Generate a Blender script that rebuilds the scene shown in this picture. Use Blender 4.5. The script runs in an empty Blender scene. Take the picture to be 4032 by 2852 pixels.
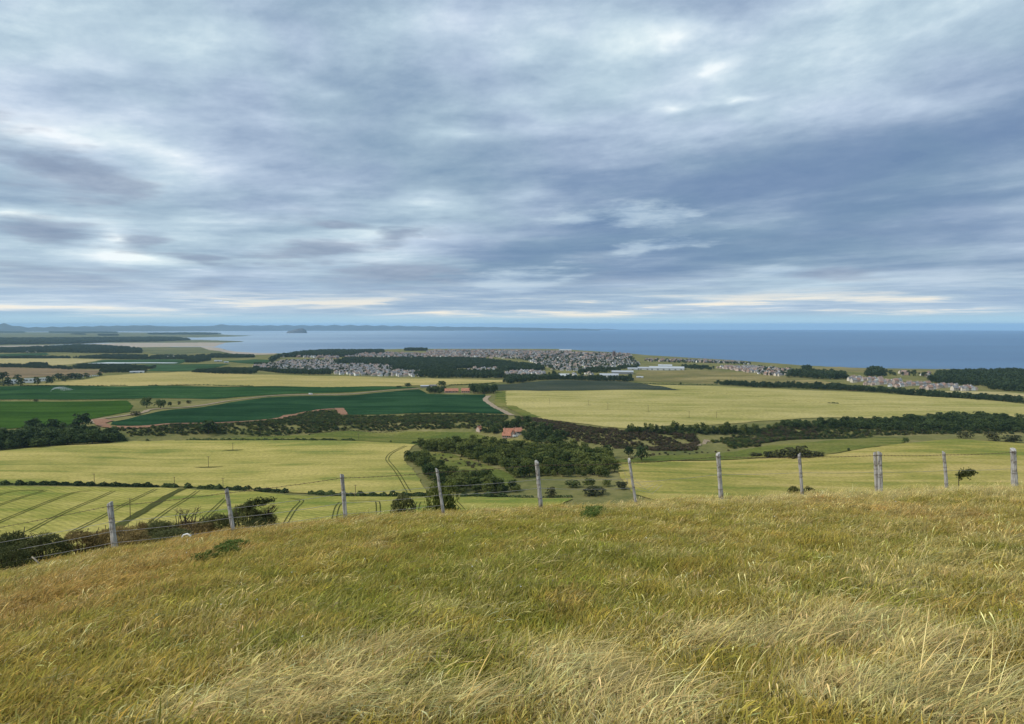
import bpy, math, random
import numpy as np
from mathutils import Vector, Matrix
from mathutils.geometry import delaunay_2d_cdt

random.seed(11)
RNG = np.random.default_rng(11)
SC = bpy.context.scene
COL = SC.collection
R = math.radians

# ------------------------------------------------------------------ camera
EYE = 165.0                    # metres above the sea
FPX, CX, CY = 2950.0, 2016.0, 1426.0
PITCH = math.atan(148.0 / FPX)
cam = bpy.data.cameras.new("camera")
cam.sensor_width = 36.0
cam.lens = 36.0 * FPX / 4032.0
cam.clip_start = 0.05
cam.clip_end = 150000.0
camo = bpy.data.objects.new("camera", cam)
COL.objects.link(camo)
camo.location = (0, 0, EYE)
camo.rotation_euler = (math.pi / 2 - PITCH, 0, 0)
SC.camera = camo


# ------------------------------------------------------------------ node helper
class E:
    """a shader socket with arithmetic"""
    def __init__(s, nt, sock):
        s.nt, s.k = nt, sock

    def _m(s, op, b=None, c=None, swap=False, clamp=False):
        n = s.nt.nodes.new("ShaderNodeMath")
        n.operation = op
        n.use_clamp = clamp
        a = s
        if swap:
            a, b = b, s
        put(s.nt, n.inputs[0], a)
        if b is not None:
            put(s.nt, n.inputs[1], b)
        if c is not None:
            put(s.nt, n.inputs[2], c)
        return E(s.nt, n.outputs[0])

    def __add__(s, o): return s._m("ADD", o)
    __radd__ = __add__
    def __sub__(s, o): return s._m("SUBTRACT", o)
    def __rsub__(s, o): return s._m("SUBTRACT", o, swap=True)
    def __mul__(s, o): return s._m("MULTIPLY", o)
    __rmul__ = __mul__
    def __truediv__(s, o): return s._m("DIVIDE", o)
    def pw(s, o): return s._m("POWER", o)
    def mx(s, o): return s._m("MAXIMUM", o)
    def mn(s, o): return s._m("MINIMUM", o)
    def cl(s): return s._m("ADD", 0.0, clamp=True)
    def ss(s, a, b):
        n = s.nt.nodes.new("ShaderNodeMapRange")
        n.interpolation_type = "SMOOTHSTEP"
        put(s.nt, n.inputs[0], s)
        n.inputs[1].default_value = a
        n.inputs[2].default_value = b
        return E(s.nt, n.outputs[0])


def put(nt, sock, v):
    if isinstance(v, E):
        nt.links.new(v.k, sock)
    elif isinstance(v, (tuple, list)):
        v = tuple(v)
        if len(sock.default_value) == 4 and len(v) == 3:
            v = v + (1.0,)
        sock.default_value = v
    else:
        sock.default_value = v


def node(nt, typ, ins=None, out=0, **props):
    n = nt.nodes.new(typ)
    for k, v in props.items():
        setattr(n, k, v)
    for k, v in (ins or {}).items():
        put(nt, n.inputs[k], v)
    return E(nt, n.outputs[out])


def mixc(nt, f, a, b, blend="MIX"):
    n = nt.nodes.new("ShaderNodeMix")
    n.data_type = "RGBA"
    n.blend_type = blend
    put(nt, n.inputs[0], f)
    put(nt, n.inputs[6], a)
    put(nt, n.inputs[7], b)
    return E(nt, n.outputs[2])


def noise(nt, vec, scale, detail=3.0, rough=0.55, out=0, dist=0.0):
    return node(nt, "ShaderNodeTexNoise", {"Vector": vec, "Scale": scale, "Detail": detail, "Roughness": rough, "Distortion": dist}, out)


def mapping(nt, vec, loc=(0, 0, 0), rot=(0, 0, 0), scale=(1, 1, 1), kind="POINT"):
    return node(nt, "ShaderNodeMapping", {"Vector": vec, "Location": loc, "Rotation": rot, "Scale": scale}, vector_type=kind)


def comb(nt, x, y, z):
    return node(nt, "ShaderNodeCombineXYZ", {0: x, 1: y, 2: z})


def ramp(nt, f, stops, interp="LINEAR"):
    n = nt.nodes.new("ShaderNodeValToRGB")
    n.color_ramp.interpolation = interp
    el = n.color_ramp.elements
    while len(el) < len(stops):
        el.new(0.5)
    for e, (p, c) in zip(el, stops):
        e.position = p
        e.color = tuple(c) + (1.0,)
    put(nt, n.inputs[0], f)
    return E(nt, n.outputs[0])


# ------------------------------------------------------------------ world: cloudy sky
SUN_EL, SUN_AZ = R(42), R(-115)         # azimuth clockwise from +Y (the view)
SKY_GAIN = 0.60
w = bpy.data.worlds.new("World")
SC.world = w
w.use_nodes = True
nt = w.node_tree
nt.nodes.clear()
wd = node(nt, "ShaderNodeTexCoord", out=0)
sep = nt.nodes.new("ShaderNodeSeparateXYZ")
put(nt, sep.inputs[0], wd)
dx, dy, dz = (E(nt, sep.outputs[i]) for i in range(3))
az = node(nt, "ShaderNodeMath", {0: dx, 1: dy}, operation="ARCTAN2")
el = node(nt, "ShaderNodeMath", {0: dz}, operation="ARCSINE")
hz = (dx * dx + dy * dy).pw(0.5).mx(0.001)
lv = node(nt, "ShaderNodeMath", {0: dz.mx(0.0) + 0.055, 1: math.e}, operation="LOGARITHM")
ux, uy = dx / hz, dy / hz                                   # bearing, and a height that packs clouds towards the horizon
pl = comb(nt, ux * 3.4, uy * 3.4, lv * -2.5)
tilt = comb(nt, ux * 3.4, uy * 3.4, lv * -2.5 + ux * 0.55)  # bands that climb to one side
wv = noise(nt, pl, 1.15, 4.0, 0.62, out=1)
sv = nt.nodes.new("ShaderNodeSeparateXYZ")
put(nt, sv.inputs[0], wv)
wx, wy = E(nt, sv.outputs[0]) - 0.5, E(nt, sv.outputs[1]) - 0.5
ang = comb(nt, az + wx * 0.13, el + wy * (el.mx(0.0) * 0.22 + 0.008), 0.0)


def puff(mx_, my_, wx_, wy_, rot=0.0):
    a0 = math.atan((mx_ - 1148) / 1680.0)
    e0 = math.atan((728 - my_) / 1680.0 * math.cos(a0))
    m = mapping(nt, ang, (a0, e0, 0), (0, 0, R(rot)), (wx_ * 1.9 / 1680, wy_ * 1.9 / 1680, 1), "TEXTURE")
    return node(nt, "ShaderNodeTexGradient", {0: m}, out=1, gradient_type="QUADRATIC_SPHERE")


PUFFS = [(300, 520, 560, 170, 0, .17), (180, 690, 260, 22, 0, .2), (330, 345, 200, 30, -8, 0.3), (90, 318, 140, 22, -10, 0.2), (240, 530, 50, 34, 0, 0.34), (280, 572, 120, 16, -3, 0.42), (30, 482, 90, 14, 0, 0.36),
         (420, 602, 50, 10, 0, 0.34), (1040, 298, 230, 26, 0, 0.27), (960, 455, 80, 34, 8, 0.28), (840, 528, 110, 22, 3, 0.25), (900, 575, 130, 22, 0, 0.22),
         (1490, 90, 90, 34, 10, 0.34), (1560, 155, 70, 22, 5, 0.34), (1485, 250, 70, 14, 3, 0.32), (1632, 228, 45, 11, 3, 0.32), (2080, 70, 330, 140, 8, 0.25),
         (400, 95, 160, 60, 0, 0.12), (730, 215, 110, 34, 0, 0.14), (1370, 325, 120, 26, 8, 0.12), (1300, 180, 220, 90, 0, 0.08), (1195, 430, 60, 14, 0, 0.2),
         (600, 385, 140, 22, 0, -0.18), (1060, 180, 200, 44, 0, -0.13), (1640, 420, 420, 95, 9, -0.488), (2200, 315, 300, 95, 14, -0.4148), (1270, 560, 280, 54, 8, -0.4148),
         (1480, 605, 240, 36, 8, -0.4148), (1960, 470, 360, 80, 8, -0.22)]
DARKS = [(90, 372, 150, 50, -18), (225, 418, 90, 30, -14), (150, 523, 78, 26, 0), (292, 540, 50, 20, 0), (432, 582, 64, 15, -4), (440, 637, 56, 17, 0), (150, 626, 160, 24, 0), (700, 566, 120, 26, 5), (896, 533, 40, 22, 6), (890, 628, 140, 26, 3), (1860, 622, 80, 16, 0), (770, 510, 60, 14, 0)]
LIGHTS = [(1435, 488, 95, 26, 0), (1500, 551, 80, 17, 4), (1165, 624, 100, 30, 8), (1275, 492, 66, 22, 0), (1720, 610, 50, 14, 0)]
acc = None
for (a_, b_, c_, d_, r_, k_) in PUFFS:
    g_ = puff(a_, b_, c_, d_, r_)
    n_ = node(nt, "ShaderNodeMath", {0: g_, 1: k_ * 1.05, 2: (acc if acc is not None else 0.0)}, operation="MULTIPLY_ADD")
    acc = n_
def clumps(lst, name=None):
    tot = None
    for a_ in lst:
        g_ = puff(*a_).pw(0.5)
        tot = g_ if tot is None else tot.mx(g_)
    return tot


dark_c, light_c = clumps(DARKS), clumps(LIGHTS)
big = noise(nt, pl, 0.75, 5.0, 0.52)
streak = noise(nt, mapping(nt, tilt, (4.2, 1.1, 2.0), scale=(0.75, 0.75, 1.5)), 1.0, 6.5, 0.56, dist=0.25)
fine = noise(nt, mapping(nt, tilt, (7.1, 2.2, 5.0), scale=(1.0, 1.0, 1.15)), 3.1, 7.0, 0.64)
frag = noise(nt, mapping(nt, pl, (9.3, 5.1, 1.0), scale=(1.0, 1.0, 1.55)), 2.05, 6.5, 0.55, dist=0.15)
soft = noise(nt, mapping(nt, pl, (2.3, 8.1, 3.0)), 1.3, 2.5, 0.5)
wsp = streak.ss(0.36, 0.66)
low_bands = noise(nt, mapping(nt, tilt, (1.7, 6.2, 3.3), scale=(0.55, 0.55, 3.2)), 1.0, 6.0, 0.58)
b = 0.553 + acc + (low_bands - 0.5) * (1.0 - el.ss(0.05, 0.22)) * 0.75 + (big - 0.5) * 0.62 + (wsp - 0.5) * 0.30 + (fine - 0.5) * 0.56
cloud = ramp(nt, b, [(0.02, (.135, .220, .365)), (0.28, (.195, .290, .425)), (0.5, (.32, .420, .545)), (0.72, (.47, .59, .705)), (0.9, (.69, .79, .855)), (1.0, (.88, .93, .945))], "B_SPLINE")
lav = mixc(nt, soft.ss(0.35, 0.7), (1.0, 1.02, 0.99), (1.02, 0.985, 1.02))
cloud = mixc(nt, 1.0, cloud, lav, "MULTIPLY")
ragged = frag.ss(0.56, 0.66) * (1.0 - el.ss(0.10, 0.20)) * (1.0 - 0.75 * az.ss(-0.12, 0.30)) * el.ss(0.02, 0.05) * 0.6
dk = dark_c * 0.95 + (frag - 0.5) * 2.6 + (fine - 0.5) * 1.3
dmask = dk.ss(0.22, 0.92) * dark_c.ss(0.0, 0.30)
cloud = mixc(nt, (dmask * 0.80).mx(ragged * 0.5), cloud, mixc(nt, fine.ss(0.3, 0.7), (.20, .255, .365), (.32, .38, .49)))
lt = light_c * 0.95 + (frag - 0.5) * 2.4 + (fine - 0.5) * 1.4
cloud = mixc(nt, lt.ss(0.25, 0.95) * light_c.ss(0.0, 0.30) * 0.75, cloud, mixc(nt, fine.ss(0.3, 0.65), (.34, .46, .61), (.50, .61, .71)))
# low streaks of cream light between the lowest bars of cloud, clear blue under them
bar = noise(nt, comb(nt, az * 4.2 + wx * 0.35, el * 92.0 + wx * 0.9, 0.3), 1.0, 6.0, 0.62)
low = 1.0 - el.ss(0.022, 0.075)
creamy = (bar.ss(0.50, 0.66) * (1.0 - el.ss(0.020, 0.048)) * el.ss(0.006, 0.013)).cl()
barcol = mixc(nt, bar.ss(0.36, 0.66), (.29, .41, .575), (.64, .74, .80))
cloud = mixc(nt, low * 0.72, cloud, barcol)
cloud = mixc(nt, creamy * (0.68 + 0.30 * az.ss(-0.35, 0.1)), cloud, (1.0, .88, .70))
nish = node(nt, "ShaderNodeTexSky", {"Vector": comb(nt, dx, dy, dz.mx(0.02))}, sky_type="NISHITA", sun_disc=False, sun_elevation=SUN_EL, sun_rotation=SUN_AZ, altitude=160.0, air_density=1.0, dust_density=0.8, ozone_density=1.6)
clear = mixc(nt, 1.0, nish, (0.040, 0.050, 0.064), "MULTIPLY")
clear = mixc(nt, 0.75, clear, (.44, .68, .86))
veil = (el + (bar - 0.5) * 0.012).ss(0.004, 0.019)
skyc = mixc(nt, veil * 0.93, clear, cloud)
bg = nt.nodes.new("ShaderNodeBackground")
put(nt, bg.inputs[0], skyc)
bg.inputs[1].default_value = SKY_GAIN
wo = nt.nodes.new("ShaderNodeOutputWorld")
nt.links.new(bg.outputs[0], wo.inputs[0])
w.cycles.sampling_method = "MANUAL"
w.cycles.sample_map_resolution = 512

# ------------------------------------------------------------------ sun (thin cloud: soft) and exposure
sl = bpy.data.lights.new("sun", "SUN")
sl.energy = 1.5
sl.angle = R(22)
sl.color = (1.0, 0.93, 0.82)
so = bpy.data.objects.new("sun", sl)
COL.objects.link(so)
sd = Vector((math.sin(SUN_AZ) * math.cos(SUN_EL), math.cos(SUN_AZ) * math.cos(SUN_EL), math.sin(SUN_EL)))
so.rotation_euler = sd.to_track_quat("Z", "Y").to_euler()
SC.view_settings.view_transform = "Standard"
SC.view_settings.look = "None"
SC.view_settings.gamma = 1.0
SC.view_settings.use_curve_mapping = False
SC.view_settings.exposure = 0.86
SC.cycles.use_denoising = True
SC.cycles.max_bounces = 6
SC.cycles.diffuse_bounces = 1
SC.cycles.glossy_bounces = 2
SC.cycles.transmission_bounces = 3
SC.cycles.volume_bounces = 1
SC.cycles.transparent_max_bounces = 12

# ------------------------------------------------------------------ the lie of the land
KM = 7.4e6                       # the earth's radius with refraction


def sstep(a, b, x):
    t = np.clip((x - a) / (b - a), 0, 1)
    return t * t * (3 - 2 * t)


_d = np.array([0, 30, 60, 120, 200, 300, 350, 460, 600, 680, 780, 870, 1000, 1270, 1450, 1700, 1930, 2100, 2600, 3200, 4200, 6000, 9000, 20000, 90000.])
_z = np.array([164, 157, 141, 113, 88, 75, 72, 67, 61.5, 58, 56, 54.5, 53, 50, 47, 44, 42, 36, 27, 21, 14, 9, 6, 4, 4.])
_lg = np.linspace(0, math.log(90001.0), 3000)
_pz = np.interp(np.exp(_lg) - 1, _d, _z)
_kern = np.exp(-np.linspace(-2.5, 2.5, 61) ** 2)
_kern /= _kern.sum()
_pz = np.convolve(np.pad(_pz, 30, mode="edge"), _kern, mode="valid")
_rx = np.array([-900, -600, -400, -270, -150, -40, 20, 70, 120, 200, 350, 550, 800, 1100.])
_ry = np.array([760, 740, 735, 770, 795, 775, 735, 705, 700, 735, 785, 800, 815, 830.])
# coast: distance by azimuth, read off the waterline
_cm = [(-400, 779), (300, 779), (470, 779), (492, 781), (505, 786), (530, 790), (580, 793), (640, 793), (760, 787), (900, 783), (1250, 783), (1330, 788), (1400, 792), (1450, 797),
       (1550, 803), (1640, 808), (1720, 814), (1800, 820), (1900, 825), (2050, 828), (2296, 830), (2700, 834)]
_ca = np.array([math.atan((a - 1148) / 1680.0) for a, b in _cm])
_cd = []
for a, b_ in _cm:
    t = (b_ - 728) / 1680.0 * math.cos(math.atan((a - 1148) / 1680.0))
    _cd.append((t - math.sqrt(t * t - 2 * EYE / KM)) * KM)
_cd = np.array(_cd)


def H(x, y):
    x = np.asarray(x, float)
    y = np.asarray(y, float)
    r = np.hypot(x, y)
    yy = np.maximum(y, r * 0.25)
    P = np.interp(np.log(yy + 1), _lg, _pz)
    t = yy - np.interp(x, _rx, _ry)
    P = P - 13.0 * sstep(-75, -12, t) * (1 - sstep(2, 62, t)) * (1 - sstep(1100, 1500, r))
    und = 1.3 * np.sin(x * 0.013 + 1.0) * np.sin(y * 0.017 + x * 0.004) + 0.8 * np.sin(x * 0.031 + y * 0.011) + 0.9 * np.sin(y * 0.041 + 0.5 * np.sin(x * 0.01))
    P = P + und * sstep(260, 420, r) * (1 - 0.6 * sstep(1500, 3000, r))
    P = P + 5.5 * np.exp(-((x - 350) / 130.0) ** 2 - ((y - 610) / 90.0) ** 2)
    xn = np.clip(x, -24, 24)
    lat = np.where(xn < 0, -0.0085 * xn * xn + 0.012 * xn, 0.045 * xn - 0.0009 * xn * xn)
    fl = np.where(xn > 0, 18.4 + 0.17 * xn, 18.4 + 0.07 * xn)
    q = (np.minimum(y, 130) - fl - 2.2) / 1.3
    brow = -0.30 * 1.3 * np.log1p(np.exp(np.clip(q, -30, 60))) - 0.30 * 1.3 * np.maximum(q - 60, 0)
    near = EYE - 1.6 - 0.165 * np.maximum(y, -6) + lat + brow
    near = near + 0.05 * np.sin(x * 1.7 + y * 0.6) * np.sin(y * 1.3) + 0.035 * np.sin(x * 3.1 + 1) * np.sin(y * 2.7 + x)
    k = sstep(42, 100, r)
    z = near * (1 - k) + P * k
    dc = np.interp(np.arctan2(x, np.maximum(y, 1e-6)), _ca, _cd)
    s = np.clip((dc - r) / 1000.0, -1, 1)
    z = np.where(r > 1500, np.where(s > 0, z * s ** 0.8, 9 * s), z)
    return z - r * r / (2 * KM)


def ray(u, v):
    a, b_ = (u - CX) / FPX, -(v - CY) / FPX
    cp, sp = math.cos(PITCH), math.sin(PITCH)
    return np.array([a, cp + sp * b_, -sp + cp * b_])


_ts = np.exp(np.linspace(math.log(1.5), math.log(40000), 5000))


def G(u, v, tmin=1.5):
    """where the sight line through photo pixel (u, v) meets the land"""
    d = ray(u, v)
    ts = _ts[_ts >= tmin]
    f = EYE + d[2] * ts - H(d[0] * ts, d[1] * ts)
    i = np.argmax(f < 0)
    if f[i] >= 0:
        i = len(ts) - 1
    if i == 0:
        i = 1
    lo, hi = ts[i - 1], ts[i]
    for _ in range(30):
        m = 0.5 * (lo + hi)
        if EYE + d[2] * m - float(H(d[0] * m, d[1] * m)) < 0:
            hi = m
        else:
            lo = m
    return d * hi


TX = {1: 0, 2: 1000, 3: 2000, 4: 2982, 5: 0, 6: 1000, 7: 2000, 8: 2982}


def T(k, X, Y):
    s = 1050.0 / 2296.0
    return (TX[k] + X * s, (1240 if k < 5 else 1600) + Y * s)


def GT(k, X, Y, tmin=150.0):
    return G(*T(k, X, Y), tmin=tmin)


def sea_pt(u, v, h=0.0):
    """where the sight line meets the curved sea, h metres up"""
    d = ray(u, v)
    hor = math.hypot(d[0], d[1])
    t = -d[2] / hor
    disc = max(t * t - 2 * (EYE - h) / KM, 0)
    r = (t - math.sqrt(disc)) * KM
    return np.array([d[0] / hor * r, d[1] / hor * r])


# ------------------------------------------------------------------ mesh helpers
def mesh(name, V, F, mats=(), smooth=False, mi=None):
    me = bpy.data.meshes.new(name)
    V = np.asarray(V, np.float32)
    if isinstance(F, np.ndarray):
        n, k = F.shape
        me.vertices.add(len(V))
        me.vertices.foreach_set("co", V.ravel())
        me.loops.add(n * k)
        me.loops.foreach_set("vertex_index", F.ravel().astype(np.int32))
        me.polygons.add(n)
        me.polygons.foreach_set("loop_start", (np.arange(n) * k).astype(np.int32))
        me.polygons.foreach_set("loop_total", np.full(n, k, np.int32))
        me.update(calc_edges=True)
    else:
        me.from_pydata([tuple(map(float, v)) for v in V], [], F)
        me.update()
    for m in mats:
        me.materials.append(m)
    if mi is not None:
        me.polygons.foreach_set("material_index", np.asarray(mi, np.int32))
    if smooth:
        me.polygons.foreach_set("use_smooth", np.ones(len(me.polygons), bool))
    return me


def link(name, me, parent=None, loc=None, rot=None, scale=None):
    o = bpy.data.objects.new(name, me)
    COL.objects.link(o)
    if parent is not None:
        o.parent = parent
    if loc is not None:
        o.location = loc
    if rot is not None:
        o.rotation_euler = rot
    if scale is not None:
        o.scale = scale
    return o


def tag(o, label=None, cat=None, group=None, kind=None):
    for k, v in (("label", label), ("category", cat), ("group", group), ("kind", kind)):
        if v:
            o[k] = v
    return o


def copy_tree(o, parent=None):
    c = o.copy()
    COL.objects.link(c)
    c.parent = parent
    for ch in o.children:
        copy_tree(ch, c)
    return c


def poly_drape(name, pts, mat, step, off, hfun=None, edge=None):
    """a field: polygon on the ground meshed finely and laid just over the land"""
    P = [np.array(p[:2], float) for p in pts]
    loop = []
    for i in range(len(P)):
        a, b_ = P[i], P[(i + 1) % len(P)]
        n = max(1, int(np.hypot(*(b_ - a)) / (step * 0.7)))
        for j in range(n):
            loop.append(a + (b_ - a) * j / n)
    L = np.array(loop)
    if edge is None:
        L = L + RNG.normal(0, min(step * .055, 1.0), L.shape)          # ragged margins
    x0, y0 = L.min(0)
    x1, y1 = L.max(0)
    gx, gy = np.meshgrid(np.arange(x0 + step / 2, x1, step), np.arange(y0 + step / 2, y1, step))
    q = np.stack([gx.ravel(), gy.ravel()], 1)
    q = q + RNG.uniform(-0.2, 0.2, q.shape) * step
    q = q[inpoly(q, L)]
    allp = [Vector((float(a), float(b_))) for a, b_ in np.concatenate([L, q])]
    n = len(L)
    vs, es, fs, *_ = delaunay_2d_cdt(allp, [], [list(range(n))], 1, 1e-4)
    xy = np.array([(v.x, v.y) for v in vs])
    z = (hfun or H)(xy[:, 0], xy[:, 1]) + off
    if edge is not None:
        near = np.min(np.hypot(xy[:, None, 0] - L[None, :, 0], xy[:, None, 1] - L[None, :, 1]), 1) < step * 0.2
        z = np.where(near, z - off + edge, z)
    V = np.column_stack([xy, z])
    F = np.array([list(f) for f in fs if len(f) == 3])
    a, b_, c = V[F[:, 0], :2], V[F[:, 1], :2], V[F[:, 2], :2]
    cr = (b_[:, 0] - a[:, 0]) * (c[:, 1] - a[:, 1]) - (b_[:, 1] - a[:, 1]) * (c[:, 0] - a[:, 0])
    F[cr < 0] = F[cr < 0][:, ::-1]
    return link(name, mesh(name, V, F, [mat], smooth=True))


def inpoly(q, L):
    x, y = q[:, 0], q[:, 1]
    r = np.zeros(len(q), bool)
    j = len(L) - 1
    for i in range(len(L)):
        xi, yi, xj, yj = L[i][0], L[i][1], L[j][0], L[j][1]
        if yi != yj:
            c = ((yi > y) != (yj > y)) & (x < (xj - xi) * (y - yi) / (yj - yi) + xi)
            r ^= c
        j = i
    return r


def scatter_in(pts, spacing, jit=0.45):
    L = np.array([p[:2] for p in pts])
    x0, y0 = L.min(0)
    x1, y1 = L.max(0)
    gx, gy = np.meshgrid(np.arange(x0, x1 + spacing, spacing), np.arange(y0, y1 + spacing, spacing))
    q = np.stack([gx.ravel(), gy.ravel()], 1) + RNG.uniform(-jit, jit, (gx.size, 2)) * spacing
    return q[inpoly(q, L)]


def smooth_line(P, n=4):
    """Catmull-Rom through the points"""
    P = [np.array(p, float) for p in P]
    if len(P) < 3:
        return P
    out = []
    for i in range(len(P) - 1):
        p0, p1, p2, p3 = P[max(i - 1, 0)], P[i], P[i + 1], P[min(i + 2, len(P) - 1)]
        for j in range(n):
            t = j / n
            out.append(0.5 * (2 * p1 + (p2 - p0) * t + (2 * p0 - 5 * p1 + 4 * p2 - p3) * t * t + (3 * p1 - p0 - 3 * p2 + p3) * t ** 3))
    out.append(P[-1])
    return out


def ribbon(name, pts, width, mat, off, parent=None, shift=0.0, step=6.0):
    P = np.array([p[:2] for p in smooth_line([p[:2] for p in pts], 6)])
    seg = np.hypot(*(P[1:] - P[:-1]).T)
    s = np.concatenate([[0], np.cumsum(seg)])
    n = max(3, int(s[-1] / step))
    t = np.linspace(0, s[-1], n)
    Q = np.column_stack([np.interp(t, s, P[:, 0]), np.interp(t, s, P[:, 1])])
    dd = np.gradient(Q, axis=0)
    dd /= np.maximum(np.hypot(dd[:, 0], dd[:, 1]), 1e-6)[:, None]
    nr = np.column_stack([-dd[:, 1], dd[:, 0]])
    ww = width * (1 + 0.12 * np.sin(t * 0.21) + 0.08 * np.sin(t * 0.53))
    rows = []
    for k in (-0.5, 0.0, 0.5):
        q = Q + nr * (shift + ww * k)[:, None] if not np.isscalar(shift + 0) else Q + nr * (shift + ww * k)[:, None]
        rows.append(np.column_stack([q, H(q[:, 0], q[:, 1]) + off]))
    V = np.concatenate(rows)
    F = []
    for k in range(2):
        for i in range(n - 1):
            F.append((k * n + i, (k + 1) * n + i, (k + 1) * n + i + 1, k * n + i + 1))
    F = np.array(F)[:, ::-1]
    return link(name, mesh(name, V, F, [mat], smooth=True), parent)


class MB:
    """collects simple solids into one mesh"""
    def __init__(s):
        s.V, s.F, s.M = [], [], []

    def add(s, V, F, m=0):
        o = len(s.V)
        s.V += [tuple(map(float, v)) for v in V]
        s.F += [tuple(i + o for i in f) for f in F]
        s.M += [m] * len(F)

    def box(s, c, size, m=0, rz=0.0):
        x, y, z = (k / 2 for k in size)
        cs, sn = math.cos(rz), math.sin(rz)
        V = [(c[0] + a * cs - b_ * sn, c[1] + a * sn + b_ * cs, c[2] + e) for e in (-z, z) for a, b_ in ((-x, -y), (x, -y), (x, y), (-x, y))]
        s.add(V, [(3, 2, 1, 0), (4, 5, 6, 7), (0, 1, 5, 4), (1, 2, 6, 5), (2, 3, 7, 6), (3, 0, 4, 7)], m)

    def tube(s, P, rad, n=6, m=0, cap=True):
        P = [Vector(p) for p in P]
        rad = [rad] * len(P) if np.isscalar(rad) else rad
        V = []
        for i, p in enumerate(P):
            d = (P[min(i + 1, len(P) - 1)] - P[max(i - 1, 0)]).normalized()
            u = d.cross(Vector((0.31, 0.94, 0.12))).normalized()
            v = d.cross(u)
            V += [p + (u * math.cos(a) + v * math.sin(a)) * rad[i] for a in (2 * math.pi * k / n for k in range(n))]
        F = [(i * n + k, i * n + (k + 1) % n, (i + 1) * n + (k + 1) % n, (i + 1) * n + k) for i in range(len(P) - 1) for k in range(n)]
        if cap:
            F += [tuple(range(n))[::-1], tuple((len(P) - 1) * n + k for k in range(n))]
        s.add(V, F, m)

    def gable(s, L, W, h, rh, over=0.35, mw=0, mr=1, base=0.0, c=(0, 0), rz=0.0):
        """walls with gables along x, and a roof of two thick slopes"""
        cs, sn = math.cos(rz), math.sin(rz)
        f = lambda x, y, z: (c[0] + x * cs - y * sn, c[1] + x * sn + y * cs, z + base)
        a, b_ = L / 2, W / 2
        V = [f(-a, -b_, -1.5), f(a, -b_, -1.5), f(a, b_, -1.5), f(-a, b_, -1.5), f(-a, -b_, h), f(a, -b_, h), f(a, b_, h), f(-a, b_, h), f(-a, 0, h + rh), f(a, 0, h + rh)]
        if mw is not None:
            s.add(V, [(0, 1, 5, 4), (2, 3, 7, 6), (1, 2, 6, 9, 5), (3, 0, 4, 8, 7)], mw)
        if mr is not None:
            A, sl_ = a + over, rh / b_
            B = b_ + over
            zt, ze, th = h + rh + 0.12, h + rh + 0.12 - B * sl_, 0.22
            V = [f(-A, -B, ze), f(A, -B, ze), f(A, 0, zt), f(-A, 0, zt), f(A, B, ze), f(-A, B, ze),
                 f(-A, -B, ze - th), f(A, -B, ze - th), f(A, 0, zt - th), f(-A, 0, zt - th), f(A, B, ze - th), f(-A, B, ze - th)]
            s.add(V, [(0, 1, 2, 3), (3, 2, 4, 5), (7, 6, 9, 8), (8, 9, 11, 10), (0, 6, 7, 1), (4, 10, 11, 5), (1, 7, 8, 2), (2, 8, 10, 4), (3, 9, 6, 0), (5, 11, 9, 3)], mr)

    def mesh(s, name, mats, smooth=False):
        return mesh(name, s.V, s.F, mats, smooth, s.M)


# ------------------------------------------------------------------ materials
def newmat(name):
    m = bpy.data.materials.new(name)
    m.use_nodes = True
    t = m.node_tree
    t.nodes.clear()
    o = t.nodes.new("ShaderNodeOutputMaterial")
    return m, t, o


def prin(t, o, color, rough=0.9, spec=0.2, normal=None, **kw):
    p = t.nodes.new("ShaderNodeBsdfPrincipled")
    put(t, p.inputs["Base Color"], color)
    put(t, p.inputs["Roughness"], rough)
    put(t, p.inputs["Specular IOR Level"], spec)
    for k, v in kw.items():
        put(t, p.inputs[k], v)
    if normal is not None:
        put(t, p.inputs["Normal"], normal)
    t.links.new(p.outputs[0], o.inputs[0])
    return p


def bump(t, h, dist=0.1, strength=1.0):
    return node(t, "ShaderNodeBump", {"Strength": strength, "Distance": dist, "Height": h})


def pos(t):
    return node(t, "ShaderNodeNewGeometry", out=0)


def plain(name, col, rough=0.85, var=0.18, scale=0.6, spec=0.2, obj=False, metallic=0.0):
    m, t, o = newmat(name)
    v = node(t, "ShaderNodeTexCoord", out=3) if obj else pos(t)
    n = noise(t, v, scale, 5.0, 0.6)
    c = mixc(t, n.ss(0.25, 0.75), tuple(k * (1 - var) for k in col), tuple(min(k * (1 + var), 1) for k in col))
    prin(t, o, c, rough, spec, Metallic=metallic)
    return m


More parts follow.
